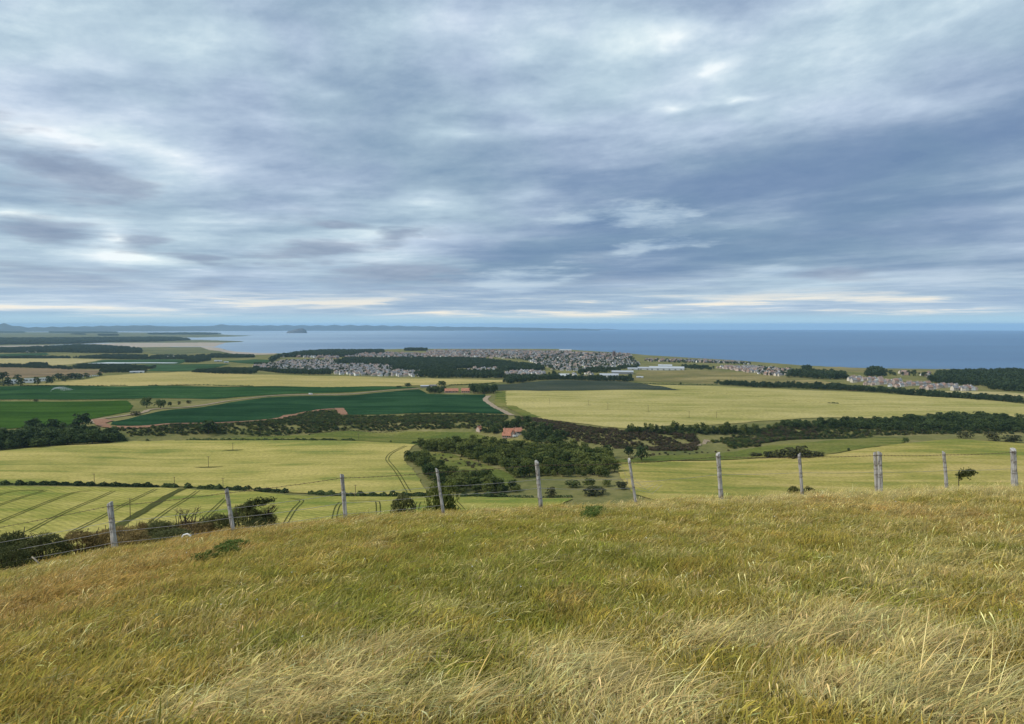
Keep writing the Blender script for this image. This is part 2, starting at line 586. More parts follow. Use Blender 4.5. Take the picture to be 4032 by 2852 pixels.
def crop(name, ca, cb, cc, rot=0.0, streak=(0.008, 0.05), row=0.0, rowdir=0.0, fine=0.35, big=0.5):
    """a standing crop: ripe, green and thin parts drawn out along the drills"""
    m, t, o = newmat(name)
    p = pos(t)
    rp = mapping(t, p, rot=(0, 0, R(rot)))
    wob = noise(t, p, 0.006, 3.0, 0.5)
    s1 = noise(t, mapping(t, rp, scale=(streak[0], streak[1], 0.0)), 1.0, 5.0, 0.6, dist=0.6)
    s2 = noise(t, mapping(t, p, (31, 7, 0), scale=(1, 1, 0.0)), 0.011, 4.0, 0.55)
    pt = noise(t, mapping(t, rp, (3, 9, 0), scale=(.03, .09, 0.0)), 1.0, 4.0, 0.65)
    f = ((s1 - 0.5) * 1.8 + (s2 - 0.5) * 1.7 * big + (wob - 0.5) * 0.8 + (pt - 0.5) * 0.8 + 0.5).cl()
    c = ramp(t, f, [(0.18, cc), (0.5, ca), (0.82, cb)])
    fn = noise(t, mapping(t, p, scale=(1, 1, 0.0)), fine, 4.0, 0.75)
    c = mixc(t, 0.55, c, mixc(t, fn.ss(0.3, 0.7), (0.52, 0.54, 0.52), (1.3, 1.28, 1.2)), "MULTIPLY")
    if row:
        wr = node(t, "ShaderNodeTexWave", {"Vector": mapping(t, p, rot=(0, 0, R(rowdir)), scale=(1, 1, 0)), "Scale": row, "Distortion": 1.5, "Detail": 2.0, "Detail Scale": 0.4}, out=1)
        c = mixc(t, 0.30, c, mixc(t, wr, (0.55, 0.6, 0.55), (1.2, 1.15, 1.1)), "MULTIPLY")
    prin(t, o, c, 1.0, 0.0, bump(t, fn, 0.5, 0.5))
    return m


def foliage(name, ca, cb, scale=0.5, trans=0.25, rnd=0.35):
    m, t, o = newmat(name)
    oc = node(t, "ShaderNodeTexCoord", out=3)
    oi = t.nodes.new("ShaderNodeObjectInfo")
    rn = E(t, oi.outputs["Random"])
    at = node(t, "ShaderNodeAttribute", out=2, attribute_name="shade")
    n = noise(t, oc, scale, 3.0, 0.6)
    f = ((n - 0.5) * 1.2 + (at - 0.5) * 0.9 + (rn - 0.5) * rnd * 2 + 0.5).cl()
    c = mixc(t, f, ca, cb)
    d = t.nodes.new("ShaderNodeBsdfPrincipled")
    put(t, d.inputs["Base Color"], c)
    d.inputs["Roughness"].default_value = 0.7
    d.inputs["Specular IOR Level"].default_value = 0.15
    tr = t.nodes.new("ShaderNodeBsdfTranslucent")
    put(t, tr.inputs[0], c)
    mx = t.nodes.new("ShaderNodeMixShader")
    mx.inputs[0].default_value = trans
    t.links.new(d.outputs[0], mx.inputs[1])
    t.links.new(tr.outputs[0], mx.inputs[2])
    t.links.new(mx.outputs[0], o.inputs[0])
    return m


M = {}
M["wheat_a"] = crop("wheat_a", (.335, .315, .078), (.47, .405, .125), (.195, .240, .054), rot=0, streak=(.007, .040), fine=.5, big=1.1, row=.09, rowdir=-52)
M["wheat_b"] = crop("wheat_b", (.38, .335, .098), (.49, .405, .135), (.225, .245, .064), rot=-3, streak=(.006, .050), fine=.4, big=.9)
M["wheat_e"] = crop("wheat_e", (.35, .305, .082), (.48, .38, .135), (.205, .225, .053), rot=4, streak=(.007, .055), fine=.4, big=.9)
M["wheat_d"] = crop("wheat_d", (.41, .355, .13), (.49, .415, .17), (.30, .285, .088), rot=5, streak=(.004, .03), fine=.25)
M["wheat_s"] = crop("wheat_s", (.44, .36, .14), (.51, .41, .17), (.36, .315, .115), rot=0, streak=(.003, .02), fine=.2, row=.03, rowdir=25)
M["barley_far"] = crop("barley_far", (.45, .375, .18), (.50, .42, .22), (.38, .33, .14), rot=0, streak=(.003, .02), fine=.12)
M["potato"] = crop("potato", (.021, .060, .026), (.036, .088, .038), (.013, .040, .018), rot=0, streak=(.004, .03), fine=.3, row=.12, rowdir=70)
M["beet"] = crop("beet", (.031, .080, .026), (.052, .112, .040), (.018, .054, .020), rot=0, streak=(.004, .03), fine=.2, row=.05, rowdir=3)
M["ley"] = crop("ley", (.042, .090, .015), (.056, .112, .020), (.030, .070, .012), rot=0, streak=(.004, .03), fine=.25)
M["far_green"] = crop("far_green", (.040, .085, .035), (.06, .115, .05), (.03, .06, .025), rot=0, streak=(.002, .01), fine=.08)
M["brassica"] = crop("brassica", (.060, .075, .052), (.085, .092, .066), (.045, .060, .044), rot=12, streak=(.004, .03), fine=.2, row=.05, rowdir=15)
M["pasture"] = crop("pasture", (.16, .175, .045), (.24, .22, .07), (.11, .14, .035), rot=0, streak=(.008, .03), fine=.3)
M["pasture_dry"] = crop("pasture_dry", (.24, .20, .085), (.33, .27, .12), (.15, .15, .06), rot=0, streak=(.004, .02), fine=.2)
M["stubble"] = crop("stubble", (.24, .175, .10), (.30, .22, .13), (.19, .145, .085), rot=0, streak=(.003, .02), fine=.15)
M["soil"] = plain("soil", (.29, .150, .082), var=.25, scale=.4)
M["track"] = plain("track", (.34, .26, .17), var=.25, scale=.3)
M["sand"] = plain("sand", (.42, .345, .26), var=.18, scale=.02)
M["marsh"] = crop("marsh", (.15, .16, .075), (.24, .21, .11), (.10, .12, .06), streak=(.002, .006), fine=.05)
M["tram"] = plain("tram", (.085, .090, .028), var=.3, scale=.6, spec=0.0)
M["leaf_dark"] = foliage("leaf_dark", (.022, .044, .015), (.092, .130, .040), scale=2.4, rnd=.5)
M["leaf_mid"] = foliage("leaf_mid", (.026, .052, .012), (.155, .178, .042), scale=2.4, rnd=.55)
M["leaf_far"] = foliage("leaf_far", (.022, .044, .019), (.062, .094, .040), scale=2.4)
M["leaf_scrub"] = foliage("leaf_scrub", (.032, .042, .017), (.110, .108, .042), scale=2.4, rnd=.5)
M["leaf_brown"] = foliage("leaf_brown", (.058, .048, .028), (.140, .104, .060), scale=2.4, rnd=.5)
M["leaf_gorse"] = foliage("leaf_gorse", (.032, .048, .015), (.15, .155, .055), scale=3.0)
M["leaf_gorse_dry"] = foliage("leaf_gorse_dry", (.10, .070, .025), (.32, .235, .088), scale=3.0)
M["leaf_nettle"] = foliage("leaf_nettle", (.070, .120, .022), (.160, .225, .050), scale=3.0)
M["bark"] = plain("bark", (.075, .060, .045), var=.3, scale=3.0, obj=True)
M["deadwood"] = plain("deadwood", (.34, .29, .23), var=.3, scale=6.0, obj=True)

# ground: rough hill pasture near, tussock and rough grazing farther off
m, t, o = newmat("rough_ground")
p = pos(t)
n1 = noise(t, p, 0.45, 5.0, 0.6)
n2 = noise(t, p, 9.0, 5.0, 0.7)
n3 = noise(t, mapping(t, p, scale=(1, 1, 0)), 0.012, 5.0, 0.6)
n4 = noise(t, mapping(t, p, scale=(1, 1, 0)), 0.16, 4.0, 0.7)
turf = mixc(t, n1.ss(0.35, 0.65), (.085, .085, .026), (.14, .105, .040))
turf = mixc(t, n2.ss(0.3, 0.7), turf, (.060, .050, .020))
rough = ramp(t, (n3 + (n4 - 0.5) * 0.6).cl(), [(0.3, (.105, .122, .042)), (0.5, (.19, .180, .066)), (0.7, (.27, .235, .10))])
gy = node(t, "ShaderNodeSeparateXYZ", {0: p}, out=1)
prin(t, o, mixc(t, gy.ss(60, 250), turf, rough), 1.0, 0.0, bump(t, n2, 0.05, 0.6))
M["ground"] = m

# grass blades
def grassmat(name, trans=0.35):
    m, t, o = newmat(name)
    tint = node(t, "ShaderNodeAttribute", out=0, attribute_name="tint", attribute_type="INSTANCER")
    root = node(t, "ShaderNodeAttribute", out=0, attribute_name="rootc", attribute_type="INSTANCER")
    sh = node(t, "ShaderNodeAttribute", out=2, attribute_name="shade")
    up = node(t, "ShaderNodeAttribute", out=2, attribute_name="along")
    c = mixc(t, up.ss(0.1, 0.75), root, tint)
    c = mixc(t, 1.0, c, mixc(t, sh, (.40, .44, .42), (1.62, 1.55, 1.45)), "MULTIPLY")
    d = node(t, "ShaderNodeBsdfPrincipled", {"Base Color": c, "Roughness": 0.6, "Specular IOR Level": 0.25})
    tr = node(t, "ShaderNodeBsdfTranslucent", {0: c})
    mx = t.nodes.new("ShaderNodeMixShader")
    mx.inputs[0].default_value = trans
    t.links.new(d.k, mx.inputs[1])
    t.links.new(tr.k, mx.inputs[2])
    t.links.new(mx.outputs[0], o.inputs[0])
    return m


M["blade"] = grassmat("blade")

# sea
m, t, o = newmat("sea_water")
p = pos(t)
s1 = noise(t, mapping(t, p, scale=(.00022, .0009, 0)), 1.0, 5.0, 0.6, dist=0.4)
s2 = noise(t, mapping(t, p, scale=(.02, .05, 0)), 1.0, 4.0, 0.7)
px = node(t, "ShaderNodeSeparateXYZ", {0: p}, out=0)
bay_sheen = 1.0 - px.ss(-3600, 900)                                # shallow bay, plus the brighter sky's reflection put into its colour
c = mixc(t, bay_sheen, (.088, .175, .305), (.31, .40, .49))
c = mixc(t, s1.ss(0.30, 0.70), mixc(t, 1.0, c, (.80, .84, .88), "MULTIPLY"), mixc(t, 1.0, c, (1.26, 1.20, 1.13), "MULTIPLY"))
prin(t, o, c, 0.42 + s1 * 0.25, 0.35, bump(t, s2, 3.0, 0.6))
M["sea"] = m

# houses
M["harl_white"] = plain("harl_white", (.84, .83, .80), var=.08, scale=.05)
M["harl_cream"] = plain("harl_cream", (.64, .58, .49), var=.1, scale=.05)
M["harl_pink"] = plain("harl_pink", (.54, .43, .37), var=.1, scale=.05)
M["stone_red"] = plain("stone_red", (.33, .235, .19), var=.2, scale=.2)
M["church_stone"] = plain("church_stone", (.15, .095, .08), var=.2, scale=.2)
M["slate"] = plain("slate", (.21, .21, .22), var=.2, scale=.15)
M["slate_brown"] = plain("slate_brown", (.29, .215, .18), var=.2, scale=.15)
M["pantile_dull"] = plain("pantile_dull", (.30, .19, .145), var=.25, scale=.5)
M["pantile"] = plain("pantile", (.42, .19, .12), var=.25, scale=.5)
M["shed_pale"] = plain("shed_pale", (.49, .51, .51), var=.06, scale=.05, rough=.5)
M["shed_roof"] = plain("shed_roof", (.42, .44, .46), var=.1, scale=.05, rough=.5)
M["shed_dark"] = plain("shed_dark", (.20, .21, .22), var=.1, scale=.1, rough=.5)
M["window"] = plain("window", (.03, .035, .04), rough=.1, var=.1, spec=.5)
M["white_paint"] = plain("white_paint", (.80, .80, .78), rough=.4, var=.04, scale=2.0)
M["rubber"] = plain("rubber", (.02, .02, .02), rough=.8, var=.1)
M["plastic_film"] = plain("plastic_film", (.62, .66, .66), rough=.35, var=.08, scale=.05, spec=.4)
M["pole_wood"] = plain("pole_wood", (.085, .065, .045), var=.25, scale=2.0, obj=True)
M["rock"] = plain("rock", (.105, .10, .095), var=.35, scale=.012)
M["rock_white"] = plain("rock_white", (.42, .41, .39), var=.3, scale=.02)
M["far_hill"] = plain("far_hill", (.060, .070, .062), var=.3, scale=.0006)
M["wire"] = plain("wire", (.33, .32, .31), rough=.6, var=.2, scale=30.0, metallic=.2)
M["wire_rust"] = plain("wire_rust", (.11, .075, .055), rough=.75, var=.3, scale=30.0)

# weathered fence timber
m, t, o = newmat("weathered_post")
oc = node(t, "ShaderNodeTexCoord", out=3)
g1 = noise(t, mapping(t, oc, scale=(38, 38, 2.2)), 1.0, 6.0, 0.65, dist=0.6)
g2 = noise(t, oc, 4.5, 4.0, 0.6)
g3 = noise(t, mapping(t, oc, scale=(14, 14, 5)), 1.0, 3.0, 0.6)
c = ramp(t, g1, [(0.30, (.065, .053, .043)), (0.40, (.31, .285, .255)), (0.54, (.54, .515, .475)), (0.74, (.70, .68, .64))])
c = mixc(t, g2.ss(0.50, 0.68), c, (.15, .115, .08))
c = mixc(t, g3.ss(0.62, 0.72), c, (.36, .37, .30))
prin(t, o, c, 0.9, 0.15, bump(t, g1, 0.012, 0.9))
M["post"] = m

# ================================================================== THE SETTING
# ground: one sheet, rings about the hill top, fine near and coarse far
def polar(name, radii, angs, zf, mat):
    RR, AA = np.meshgrid(radii, angs, indexing="ij")
    X, Y = RR * np.sin(AA), RR * np.cos(AA)
    V = np.column_stack([X.ravel(), Y.ravel(), zf(X, Y).ravel()])
    nr, na = RR.shape
    i, j = np.meshgrid(np.arange(nr - 1), np.arange(na - 1), indexing="ij")
    a = (i * na + j).ravel()
    F = np.column_stack([a, a + 1, a + na + 1, a + na])[:, ::-1]
    return link(name, mesh(name, V, F, [mat], smooth=True))


rad = np.concatenate([np.geomspace(0.4, 60, 150), np.geomspace(60, 1400, 330)[1:], np.geomspace(1400, 9000, 150)[1:]])
tag(polar("ground", rad, np.radians(np.linspace(-58, 58, 360)), H, M["ground"]), kind="structure")
sea_z = lambda x, y: -(np.hypot(x, y) ** 2) / (2 * KM)
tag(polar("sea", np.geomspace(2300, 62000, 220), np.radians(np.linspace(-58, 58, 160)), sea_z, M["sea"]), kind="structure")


def TP(*a):
    """T-coordinates grouped as (tile, x, y, x, y, ...)"""
    out = []
    for g in a:
        for i in range(1, len(g), 2):
            out.append(GT(g[0], g[i], g[i + 1]))
    return out


def field(name, mat, step, *a, off=0.5):
    return tag(poly_drape(name, TP(*a), M[mat], step, off), kind="structure")


wheat_near = field("wheat_field", "wheat_a", 9, (5, -160, 700, 0, 697, 1400, 708, 2187, 742), (6, 300, 772, 500, 783, 1150, 788, 1900, 786, 2187, 792), (7, 100, 797, 560, 800), (6, 2296, 1000, 1000, 1100, 200, 1200), (5, 1200, 1300, 0, 1400, -160, 1400))
wheat_mid = field("wheat_field", "wheat_b", 9, (5, -160, 395, 0, 390, 500, 345, 950, 325, 1100, 305, 1500, 299, 2187, 299), (6, 500, 299, 860, 302, 1300, 325, 1390, 335, 1330, 390, 1285, 425, 1290, 470, 1400, 600, 1490, 752, 1100, 765, 450, 752, 0, 737), (5, 1900, 706, 1500, 692, 900, 682, 0, 673, -160, 670))
wheat_right = field("wheat_field", "wheat_e", 9, (7, 930, 492, 1400, 477, 2147, 457), (8, 300, 444, 500, 436, 700, 410, 1300, 320, 1700, 285, 1950, 303, 2296, 325, 2500, 335, 2500, 900, 0, 900), (7, 1500, 880, 1080, 760, 960, 600))
field("pasture", "pasture", 10, (6, -300, 282, 150, 268, 480, 245, 830, 213, 1300, 220, 1880, 228, 2000, 268, 2187, 285), (7, 200, 290, 250, 318, 100, 325), (6, 1900, 330, 1390, 334, 1300, 324, 860, 299, 0, 296, -300, 296))
field("pasture", "pasture", 10, (7, 930, 465, 1300, 430, 1900, 402, 2187, 352), (8, 60, 345, 500, 312, 1000, 278, 1300, 285, 1250, 325, 700, 405, 500, 430, 300, 438), (7, 2147, 450, 1400, 472, 930, 488))
field("potato_field", "potato", 11, (5, 960, 160, 960, 138, 1230, 80, 1400, 42), (1, 1450, 822, 1800, 788, 2280, 716), (2, 400, 702, 880, 692, 1190, 662, 1420, 644, 1490, 682, 1990, 688, 1985, 730, 2060, 790, 2180, 845), (6, 2190, 70, 1440, 60, 820, 76, 790, 58, 740, 20, 690, 22, 590, 30, 370, 70, 335, 76, 240, 98, 0, 126), (5, 1850, 143, 1500, 149, 1230, 176, 1050, 180))
field("beet_field", "beet", 14, (1, -300, 622, 0, 619, 1000, 616, 2187, 620), (2, 700, 622, 1420, 628, 1180, 642, 870, 666, 380, 680, 0, 700), (1, 2000, 715, 1830, 728, 1600, 722, 1160, 724, 0, 732, -300, 734))
field("wood_clearing", "pasture", 8, (6, 1430, 388, 1700, 410, 1880, 470, 2000, 512, 2170, 570, 2260, 640, 2187, 700, 2000, 650, 1800, 600, 1640, 560, 1560, 500, 1470, 440), off=.3)
field("grass_ley", "ley", 11, (1, -300, 750, 0, 748, 1090, 741, 1150, 785, 1110, 838), (5, 960, 78, 780, 112, 600, 170, 0, 200, -300, 210))
field("wheat_field", "wheat_s", 16, (1, 165, 609, 600, 570, 930, 525, 1200, 505, 1530, 493, 2187, 518), (2, 400, 524, 900, 535, 1500, 550, 2150, 564, 2130, 582, 1670, 604, 1400, 608, 1200, 616, 0, 617), (1, 1400, 607, 600, 611))
field("wheat_field", "wheat_d", 14, (2, 2150, 657), (3, 400, 657, 800, 652, 1500, 652, 1330, 618, 1200, 599, 1500, 612, 2000, 627, 2147, 633), (4, 200, 640, 700, 662, 1500, 707, 2296, 772, 2600, 800), (8, 2600, 110, 2290, 105, 1700, 85, 1100, 105, 700, 100, 150, 125, 0, 130), (7, 1700, 165, 1000, 195, 750, 170, 400, 125, 220, 95, 130, 50, 70, 10), (3, 80, 790), (2, 2150, 782))
field("cabbage_field", "brassica", 14, (2, 2080, 602), (3, 200, 579, 500, 564, 800, 567, 1050, 581, 1200, 601, 1330, 620, 1500, 650, 800, 649, 400, 653), (2, 2090, 654))
field("rough_pasture", "pasture_dry", 16, (3, 1060, 545, 1130, 487, 1500, 479, 1800, 482, 2147, 510), (4, 200, 535, 450, 562, 740, 602, 300, 605, 0, 588), (3, 1800, 592, 1400, 580, 1100, 572))
field("stubble_field", "stubble", 16, (4, 740, 643, 980, 632, 1150, 642, 1500, 667, 1300, 672, 800, 656))
field("barley_field", "barley_far", 16, (4, 1540, 661, 1700, 661, 2296, 680, 2296, 706, 2000, 692, 1650, 674))
field("barley_field", "barley_far", 20, (1, -300, 380, 0, 378, 500, 376, 880, 384, 820, 400, 600, 428, 430, 440, 220, 432, 0, 436, -300, 436))
field("stubble_field", "stubble", 20, (1, -300, 455, 0, 452, 620, 466, 860, 476, 900, 500, 800, 520, 480, 530, 200, 545, 0, 540, -300, 540))
field("green_field", "far_green", 20, (1, 900, 390, 1260, 384, 1620, 385, 1600, 405, 1540, 425, 1000, 425, 730, 423, 830, 402))
field("green_field", "far_green", 20, (1, 640, 440, 1400, 428, 1980, 425, 1840, 460, 1980, 480, 1500, 490, 1250, 485, 1340, 455))
field("green_field", "far_green", 20, (1, -300, 345, 0, 340, 400, 328, 420, 345, 0, 370, -300, 372))
field("green_field", "far_green", 16, (1, 1900, 400, 2187, 385), (2, 140, 390, 140, 420, 0, 425))
field("dune_grass", "pasture_dry", 20, (4, 350, 460, 700, 448, 960, 462, 930, 490, 500, 490, 360, 480))
field("dune_grass", "pasture_dry", 20, (4, 1080, 470, 1530, 488, 1500, 500, 1300, 492))
field("dune_grass", "marsh", 24, (1, 1220, 282, 1500, 268, 1690, 262, 1790, 300, 2000, 332, 1600, 345, 1400, 350, 1220, 320))
field("beach", "sand", 20, (1, 1700, 268, 1850, 258, 1880, 285, 1960, 303, 2100, 315, 2187, 321), (2, 200, 328, 180, 340, 0, 345), (1, 2000, 335, 1800, 305))


# the far side of the bay: low land on the sea, built as its own gently raised sheets
def shore_land(name, mat, pts, h, step):
    P = [sea_pt(*T(1, x, y)) for x, y in pts]
    return tag(poly_drape(name, P, M[mat], step, h, hfun=sea_z, edge=-0.4), kind="structure")


shore_land("estuary_sand", "sand", [(-300, 290), (0, 268), (500, 262), (1000, 243), (1500, 240), (1960, 238), (1900, 258), (1862, 275), (1790, 275), (1500, 275), (1200, 290), (600, 300), (-300, 320)], 1.5, 90)
shore_land("headland", "marsh", [(-300, 205), (600, 200), (1300, 197), (1640, 216), (2080, 226), (2110, 232), (1960, 240), (1400, 243), (900, 243), (400, 262), (-300, 272)], 3.0, 110)
shore_land("headland", "marsh", [(-300, 152), (0, 150), (1000, 152), (1500, 156), (1850, 163), (1940, 172), (2070, 178), (2240, 174), (2080, 186), (1700, 196), (1300, 194), (600, 202), (-300, 206)], 4.0, 260)

# distant shore: hills across the firth, far enough to go blue
def ridge(name, pts, dist, depth):
    n, V = 90, []
    xs = np.linspace(pts[0][0], pts[-1][0], n)
    hs = np.interp(xs, [p_[0] for p_ in pts], [p_[1] for p_ in pts])
    hs = hs + np.where(hs > 6, 5.0, 0) * np.sin(xs * 0.09) * np.sin(xs * 0.031 + 1)
    prof = [(-1.0, -0.25), (-0.75, .03), (-0.45, .30), (-0.2, .72), (0, 1.0), (0.4, .6), (1.0, -0.2)]
    for (k, f_) in prof:
        for x_, h_ in zip(xs, hs):
            a = math.atan((x_ - 1148) / 1680.0)
            rr = dist + depth * k + 500 * math.sin(x_ * 0.03)
            z_ = h_ * f_ * (1 + 0.10 * math.sin(x_ * 0.17 + k * 5)) if f_ > 0 else -30
            V.append((rr * math.sin(a), rr * math.cos(a), z_ - rr * rr / (2 * KM)))
    F = np.array([(k * n + i, k * n + i + 1, (k + 1) * n + i + 1, (k + 1) * n + i) for k in range(len(prof) - 1) for i in range(n - 1)])
    return tag(link(name, mesh(name, V, F, [M["far_hill"]], smooth=True)), kind="structure")


def up(my, dist):                 # height above the sea that shows at photo row my (2296 scale)
    return EYE - (my - 728) / 1680.0 * dist + dist * dist / (2 * KM)


DF = 27000
prof = [(-260, 734), (-60, 730), (0, 728), (14, 726.6), (30, 730), (60, 733.5), (150, 732.6), (320, 729.8), (380, 732), (455, 731.6), (478, 731), (486, 728.2), (497, 727.6), (512, 729.2),
        (535, 730.5), (640, 730), (800, 730), (900, 731.4), (980, 733), (1080, 733.6), (1180, 735.2), (1290, 737.4), (1345, 738.6)]
ridge("far_hills", [(x_, up(y_, DF)) for x_, y_ in prof], DF, 2600)


# an island rock out at sea
def island(name, label, k, xa, xb, ybase, crest, mats, depth, cat, dist=None):
    u0, v0 = T(k, (xa + xb) / 2, ybase)
    if dist is None:
        c = sea_pt(u0, v0)
        dist = math.hypot(*c)
    sc = 1050 / 2296 / FPX * dist
    az_ = math.atan((u0 - CX) / FPX)
    n, md = 44, 26
    us = np.linspace(0, 1, n)
    hs = np.interp(us, [c_[0] for c_ in crest], [c_[1] for c_ in crest]) * sc
    V, W = [], (xb - xa) * sc
    r2 = np.random.default_rng(5)
    for j in range(md):
        q = j / (md - 1) * 2 - 1
        for i in range(n):
            e = (1 - abs(2 * us[i] - 1) ** 5)
            f_ = max(0, 1 - abs(q) ** 3.2) ** 0.55
            hh = hs[i] * f_ * (1 + 0.10 * r2.standard_normal() * (0.3 + abs(q)))
            V.append((us[i] * W - W / 2 + 6 * r2.standard_normal() * (dist / 15000), q * depth * (0.55 + 0.45 * e), hh if e > 0.02 and f_ > 0 else -8))
    F = np.array([(j * n + i, j * n + i + 1, (j + 1) * n + i + 1, (j + 1) * n + i) for j in range(md - 1) for i in range(n - 1)])
    o_ = link(name, mesh(name, V, F, mats), loc=(dist * math.sin(az_), dist * math.cos(az_), -dist * dist / (2 * KM)), rot=(0, 0, -az_))
    return tag(o_, label, cat)


island("rock_island", "steep grey rock island standing alone in the sea off the bay", 2, 290, 450, 158, [(0, 4), (.08, 16), (.28, 20), (.36, 27), (.5, 30), (.62, 36), (.82, 37), (.93, 26), (1, 3)], [M["rock"]], 170, "island")
island("low_island", "long low dark island on the sea horizon", 3, 765, 960, 128, [(0, 2), (.15, 7), (.4, 9), (.7, 6), (1, 1)], [M["rock"]], 300, "island", dist=36000)

# soil, tracks and wheel marks
tag(ribbon("farm_track", TP((5, 830, 150, 800, 122, 1000, 95, 1230, 58), (1, 1330, 815, 1800, 772, 2000, 740, 2250, 708), (2, 380, 692, 870, 682, 1180, 652, 1420, 635)), 6.5, M["track"], 0.72), kind="structure")
tag(poly_drape("bare_soil", TP((5, 790, 118, 900, 112, 975, 128, 905, 150, 955, 172, 950, 190, 880, 186, 830, 168)), M["soil"], 8, 0.8), kind="structure")
tag(ribbon("dirt_track", TP((5, 940, 186, 1240, 180, 1500, 154, 1850, 149, 2187, 130), (6, 100, 122, 240, 104, 335, 84, 380, 72, 590, 34, 690, 26)), 9.5, M["soil"], 0.75), kind="structure")
tag(poly_drape("bare_soil", TP((6, 690, 20, 770, 20, 806, 72, 815, 78, 742, 76, 715, 52)), M["soil"], 8, 0.8), kind="structure")
tag(poly_drape("bare_soil", TP((6, 255, 82, 340, 73, 335, 92, 245, 110, 180, 116)), M["soil"], 8, 0.8), kind="structure")
tag(ribbon("dirt_track", TP((2, 2020, 700, 1992, 735, 2060, 788, 2170, 846), (7, 40, 82)), 8.0, M["track"], 0.75), kind="structure")
tag(ribbon("field_margin", TP((2, 2125, 660, 2128, 780), (7, 20, 5, 150, 70, 240, 100)), 16.0, M["pasture"], 0.7), kind="structure")
tag(ribbon("hill_path", TP((7, 1640, 345, 1690, 325, 1740, 305), ), 4.0, M["track"], 0.6), kind="structure")


def tramline(fieldobj, *a, wid=0.50, gap=1.0):
    pts = TP(*a)
    for s_ in (-1, 1):
        ribbon("wheel_mark", pts, wid, M["tram"], 0.66, fieldobj, shift=s_ * gap, step=5)


tramline(wheat_near, (5, 230, 1095, 300, 1060, 600, 905, 900, 775, 980, 738))
tramline(wheat_near, (5, 620, 1095, 690, 1060, 920, 940, 1200, 790, 1340, 722))
tramline(wheat_near, (5, 1220, 1065, 1310, 1005, 1500, 870, 1650, 775, 1705, 735))
tramline(wheat_near, (5, 1700, 1030, 1760, 975, 1860, 880, 1945, 797))
tramline(wheat_near, (5, -80, 1040, 0, 1006, 250, 900, 500, 800, 640, 752, 780, 736))
tramline(wheat_near, (5, -80, 885, 0, 858, 200, 790, 390, 734))
tramline(wheat_near, (5, -80, 800, 0, 768, 100, 742, 220, 732, 380, 732))
tramline(wheat_near, (6, 260, 1040, 340, 905, 410, 830, 388, 812, 300, 803))
tramline(wheat_near, (6, 680, 1030, 700, 930, 720, 870, 750, 835))
tramline(wheat_near, (6, 1070, 980, 1068, 850, 1045, 822, 950, 820, 820, 826))
tramline(wheat_near, (6, 1735, 828, 1765, 860, 1800, 900))
tramline(wheat_near, (6, 1400, 900, 1410, 850, 1420, 835))
ribbon("trodden_path", TP((5, 960, 1080, 1030, 1032, 1250, 905, 1450, 780, 1570, 720)), 4.6, M["tram"], 0.70, wheat_near)
tramline(wheat_mid, (6, 1335, 748, 1260, 620, 1170, 500, 1148, 455, 1190, 405, 1310, 347), wid=.58, gap=1.1)


# ================================================================== VEGETATION
def add_shade(me, vals):
    a = me.attributes.new("shade", "FLOAT", "FACE")
    a.data.foreach_set("value", np.asarray(vals, np.float32))


def leaf_quads(C, N, size, r, asp=0.62, jit=0.55):
    """small leaf-clump faces at C, facing roughly along N"""
    n = len(C)
    N = N + r.standard_normal((n, 3)) * jit
    N /= np.linalg.norm(N, axis=1)[:, None]
    a = r.standard_normal((n, 3))
    u = np.cross(N, a)
    u /= np.linalg.norm(u, axis=1)[:, None]
    v = np.cross(N, u)
    s = (size * r.uniform(0.55, 1.35, n))[:, None]
    V = np.stack([C - u * s, C - v * s * asp, C + u * s * r.uniform(.7, 1.2, (n, 1)), C + v * s * asp], 1).reshape(-1, 3)
    return V, np.arange(4 * n).reshape(n, 4)


def crown_mesh(name, seed, mat, nl, nq, size, zlo=0.16, wind=0.0, flat=1.0, shape="round"):
    """crown of a tree 1 high and about 1 wide: uneven lobes covered in leaf clumps"""
    r = np.random.default_rng(seed)
    C, N, S = [], [], []
    for i in range(nl):
        q = (i + 0.5) / nl
        z = zlo + (1 - zlo) * (0.10 + 0.78 * q)
        env = math.sqrt(max(0.05, 1 - ((z - 0.46) / 0.60) ** 2)) if shape == "round" else max(.12, 1.05 - z)
        rr = env * 0.34 * math.sqrt(r.uniform(0.1, 1))
        a = i * 2.399 + r.uniform(-.4, .4)
        c = np.array([rr * math.cos(a) + wind * z, rr * math.sin(a), z])
        R_ = np.array([1, 1, 0.85 * flat]) * r.uniform(0.13, 0.24) * (0.75 + 0.4 * env)
        k = nq // nl
        d = r.standard_normal((k, 3))
        d /= np.linalg.norm(d, axis=1)[:, None]
        d[:, 2] = np.where(d[:, 2] < -0.35, -d[:, 2], d[:, 2])
        C.append(c + d * R_ * r.uniform(0.72, 1.06, (k, 1)))
        N.append(d)
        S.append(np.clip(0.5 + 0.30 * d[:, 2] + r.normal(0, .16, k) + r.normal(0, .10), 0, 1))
    C, N = np.concatenate(C), np.concatenate(N)
    C[:, 2] = np.clip(C[:, 2], 0.02, 1.0)
    V, F = leaf_quads(C, N, size, r)
    me = mesh(name, V, F, [mat])
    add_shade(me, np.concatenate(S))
    return me


def trunk_mesh(name, seed, mat):
    r = random.Random(seed)
    b = MB()
    b.tube([(0, 0, -0.04), (0.01, 0, 0.12), (-.01, .01, 0.3), (0.01, 0, .55), (.02, 0, .72)], [.042, .034, .026, .016, .007], 6)
    for i in range(4):
        a = i * 1.7 + r.uniform(0, 1)
        z = .22 + .1 * i
        b.tube([(0, 0, z), (.12 * math.cos(a), .12 * math.sin(a), z + .12), (.24 * math.cos(a), .24 * math.sin(a), z + .2)], [.016, .010, .004], 5)
    return b.mesh(name, [mat])


